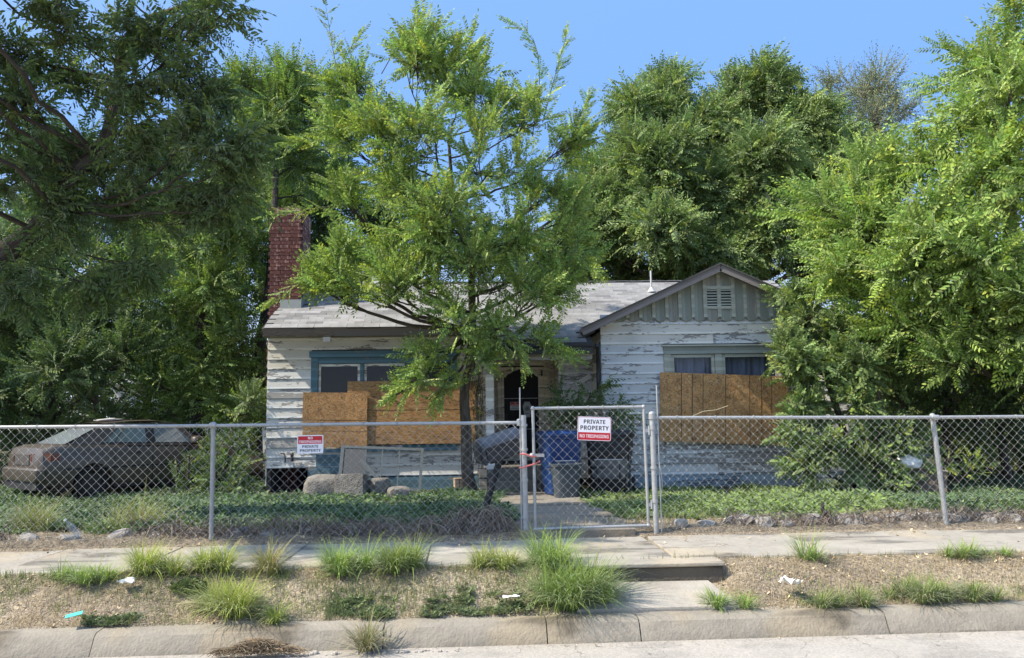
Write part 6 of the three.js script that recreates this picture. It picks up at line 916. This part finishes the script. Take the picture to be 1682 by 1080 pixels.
// ---------- fence foot: dry vines and broken stones ----------
{
  const r = RNG(71), parts = [], cc = [];
  const arc = (x, z, big) => { const l = (0.14 + 0.42 * r()) * big, a = r() * 6.28, h = (0.04 + 0.16 * r()) * big, y = groundH(x, z) + 0.0, p = []; const k = (r() - 0.5) * 0.5; for (let i = 0; i <= 6; i++) { const t = i / 6 - 0.5; p.push(V(x + Math.cos(a) * l * t + k * l * (0.25 - t * t), y + h * (1 - 4 * t * t) * (0.7 + 0.5 * r()) + 0.01, z + Math.sin(a) * l * t * 0.45)); } const g = tube(p, 0.0022 + 0.0026 * r(), 3, false), v = 0.5 + 0.9 * r(), b = r() < 0.5 ? [0.23, 0.17, 0.125] : [0.30, 0.25, 0.20]; g.setAttribute('color', new THREE.Float32BufferAttribute(Array.from({ length: g.attributes.position.count }, () => b.map((q) => q * v)).flat(), 3)); parts.push(g); };
  for (let i = 0; i < 1450; i++) { const left = r() < 0.55, x = left ? -5.5 + 6.1 * r() : 1.85 + 5.2 * r(); const k = fbm(x * 1.4, 3, 5, 2); if (k < 0.42 + 0.14 * r()) continue; arc(x, -8.02 - 0.18 * r(), x > 1.8 ? 0.7 : 0.9); }
  for (let i = 0; i < 170; i++) arc(0.0 + 0.42 * (r() - 0.4), -8.08 - 0.16 * r(), 1.25);
  tag(add('dry_vines', merge(parts), mDry), 'tangled dry vines along the foot of the fence', 'vines', null, 'stuff');
  for (let i = 0; i < 30; i++) {
    const left = i < 13, x = left ? -4.8 + i * 0.39 + 0.14 * r() : 2.0 + (i - 13) * 0.295 + 0.12 * r(), s = (left ? 0.03 : 0.055) + 0.05 * r(), z = -8.10 - 0.12 * r();
    const o = add('rubble_stone', rockGeo(700 + i, s * 1.8, s * 0.75, s * 1.1, 0.25), mRock); o.position.set(x, groundH(x, z) + s * 0.1, z); o.rotation.set(0.3 * r(), r() * 6, 0.3 * r());
    tag(o, left ? 'rough limestone lump half buried in dry vines under the left fence' : 'rough limestone lump in the pale rubble row under the right fence', 'rock', left ? 'stones under the left fence' : 'stones under the right fence');
  }
  const st = add('stump', tube(curve([[0, -0.05, 0], [-0.02, 0.08, 0], [-0.06, 0.17, 0.01], [-0.04, 0.22, 0.02]], 8), [0.03, 0.03, 0.026, 0.024, 0.022, 0.02, 0.018, 0.014, 0.01], 7), mBarkDark); st.position.set(3.62, 0.47, -8.12); tag(st, 'short broken dark stem at the foot of the right fence', 'stump');
  // heap of dead weeds in the gutter and pebbles
  const hp = [], q = RNG(88); for (let i = 0; i < 420; i++) { const x = -1.48 + 0.34 * (q() + q() - 1), zz = -5.72 + 0.07 * q(), l = 0.05 + 0.13 * q(), a = q() * 6.28, h = 0.10 * (1 - Math.abs(x + 1.48) / 0.36) * q(), p = []; for (let k = 0; k <= 4; k++) { const t = k / 4 - 0.5; p.push(V(x + Math.cos(a) * l * t, 0.01 + h + 0.05 * (0.25 - t * t) + 0.02 * q(), zz + Math.sin(a) * l * t * 0.5)); } const g = tube(p, 0.0018 + 0.0012 * q(), 3, false), v = 0.5 + 0.8 * q(); g.setAttribute('color', new THREE.Float32BufferAttribute(Array.from({ length: g.attributes.position.count }, () => [0.27 * v, 0.20 * v, 0.12 * v]).flat(), 3)); hp.push(g); }
  tag(add('dead_weed_heap', merge(hp), mDry), 'heap of dead brown weeds lying in the gutter against the kerb', 'weeds');
  const pb = []; for (let i = 0; i < 46; i++) { const s = 0.006 + 0.016 * q() * q(), x = i < 30 ? -0.95 + 0.9 * q() : -1.3 + 0.35 * q(); pb.push(rockGeo(900 + i % 7, s * 1.2, s * 0.8, s, 0.1).translate(x, s * 0.4, -5.73 + 0.05 * q())); }
  tag(add('gravel', merge(pb), mRock), 'loose pebbles in the gutter', 'gravel', null, 'stuff');
}
// ---------- beyond the yard ----------
{
  const o = thing('neighbour_house', 'pale neighbouring house glimpsed through the trees at left', 'house', [-9.5, 0.25, -34]);
  const m = new MB(); m.box(-5.5, 0, -4, 5.5, 3.0, 0); add('wall', m.geo(), M([0.62, 0.62, 0.58], { bumpMap: sideA.bumpMap, bumpScale: 0.004 }), o);
  const rf = new MB(); rf.quad(V(-5.9, 2.95, 0.5), V(5.9, 2.95, 0.5), V(5.9, 4.4, -2), V(-5.9, 4.4, -2)).quad(V(-5.9, 4.4, -2), V(5.9, 4.4, -2), V(5.9, 2.95, -4.5), V(-5.9, 2.95, -4.5)); rf.tri(V(-5.5, 3, 0), V(-5.5, 4.35, -2), V(-5.5, 3, -4)).tri(V(5.5, 3, 0), V(5.5, 4.35, -2), V(5.5, 3, -4)); add('roof', rf.geo(), mShingle[2], o);
  for (const x of [-3, 0.4, 3.4]) { add('window_frame', box(x - 0.6, 1.0, 0, x + 0.6, 2.3, 0.03), mWhite, o); add('window_pane', box(x - 0.52, 1.08, 0.03, x + 0.52, 2.22, 0.036), M([0.03, 0.035, 0.04], { roughness: 0.1 }), o); }
  // a far belt of trees closes the view near the ground
  const r = RNG(303), mats = S_FAR.map(() => []), cols = S_FAR.map(() => []);
  for (let i = 0; i < 9000; i++) { const x = -46 + 96 * r(), back = r() * 8, hmax = 3.2 + 3.6 * fbm(x * 0.16, 1, 12, 3), y = 0.3 + hmax * Math.pow(r(), 0.8), k = Math.floor(r() * 3); mats[k].push(place(V(x, y, -42 - back), ball(r).add(V(0, 0.2, 0.3)), V(0, 1, 0.3), 2.0 + 1.4 * r(), r)); const v = 0.6 + 0.7 * r(); cols[k].push(col(0.07 * v, 0.105 * v, 0.03 * v)); }
  S_FAR.forEach((g, k) => tag(inst('distant_foliage', g, mLeaf, mats[k], cols[k]), 'far belt of trees beyond the yards', 'trees', null, 'stuff'));
}
renderer.render(scene, camera);
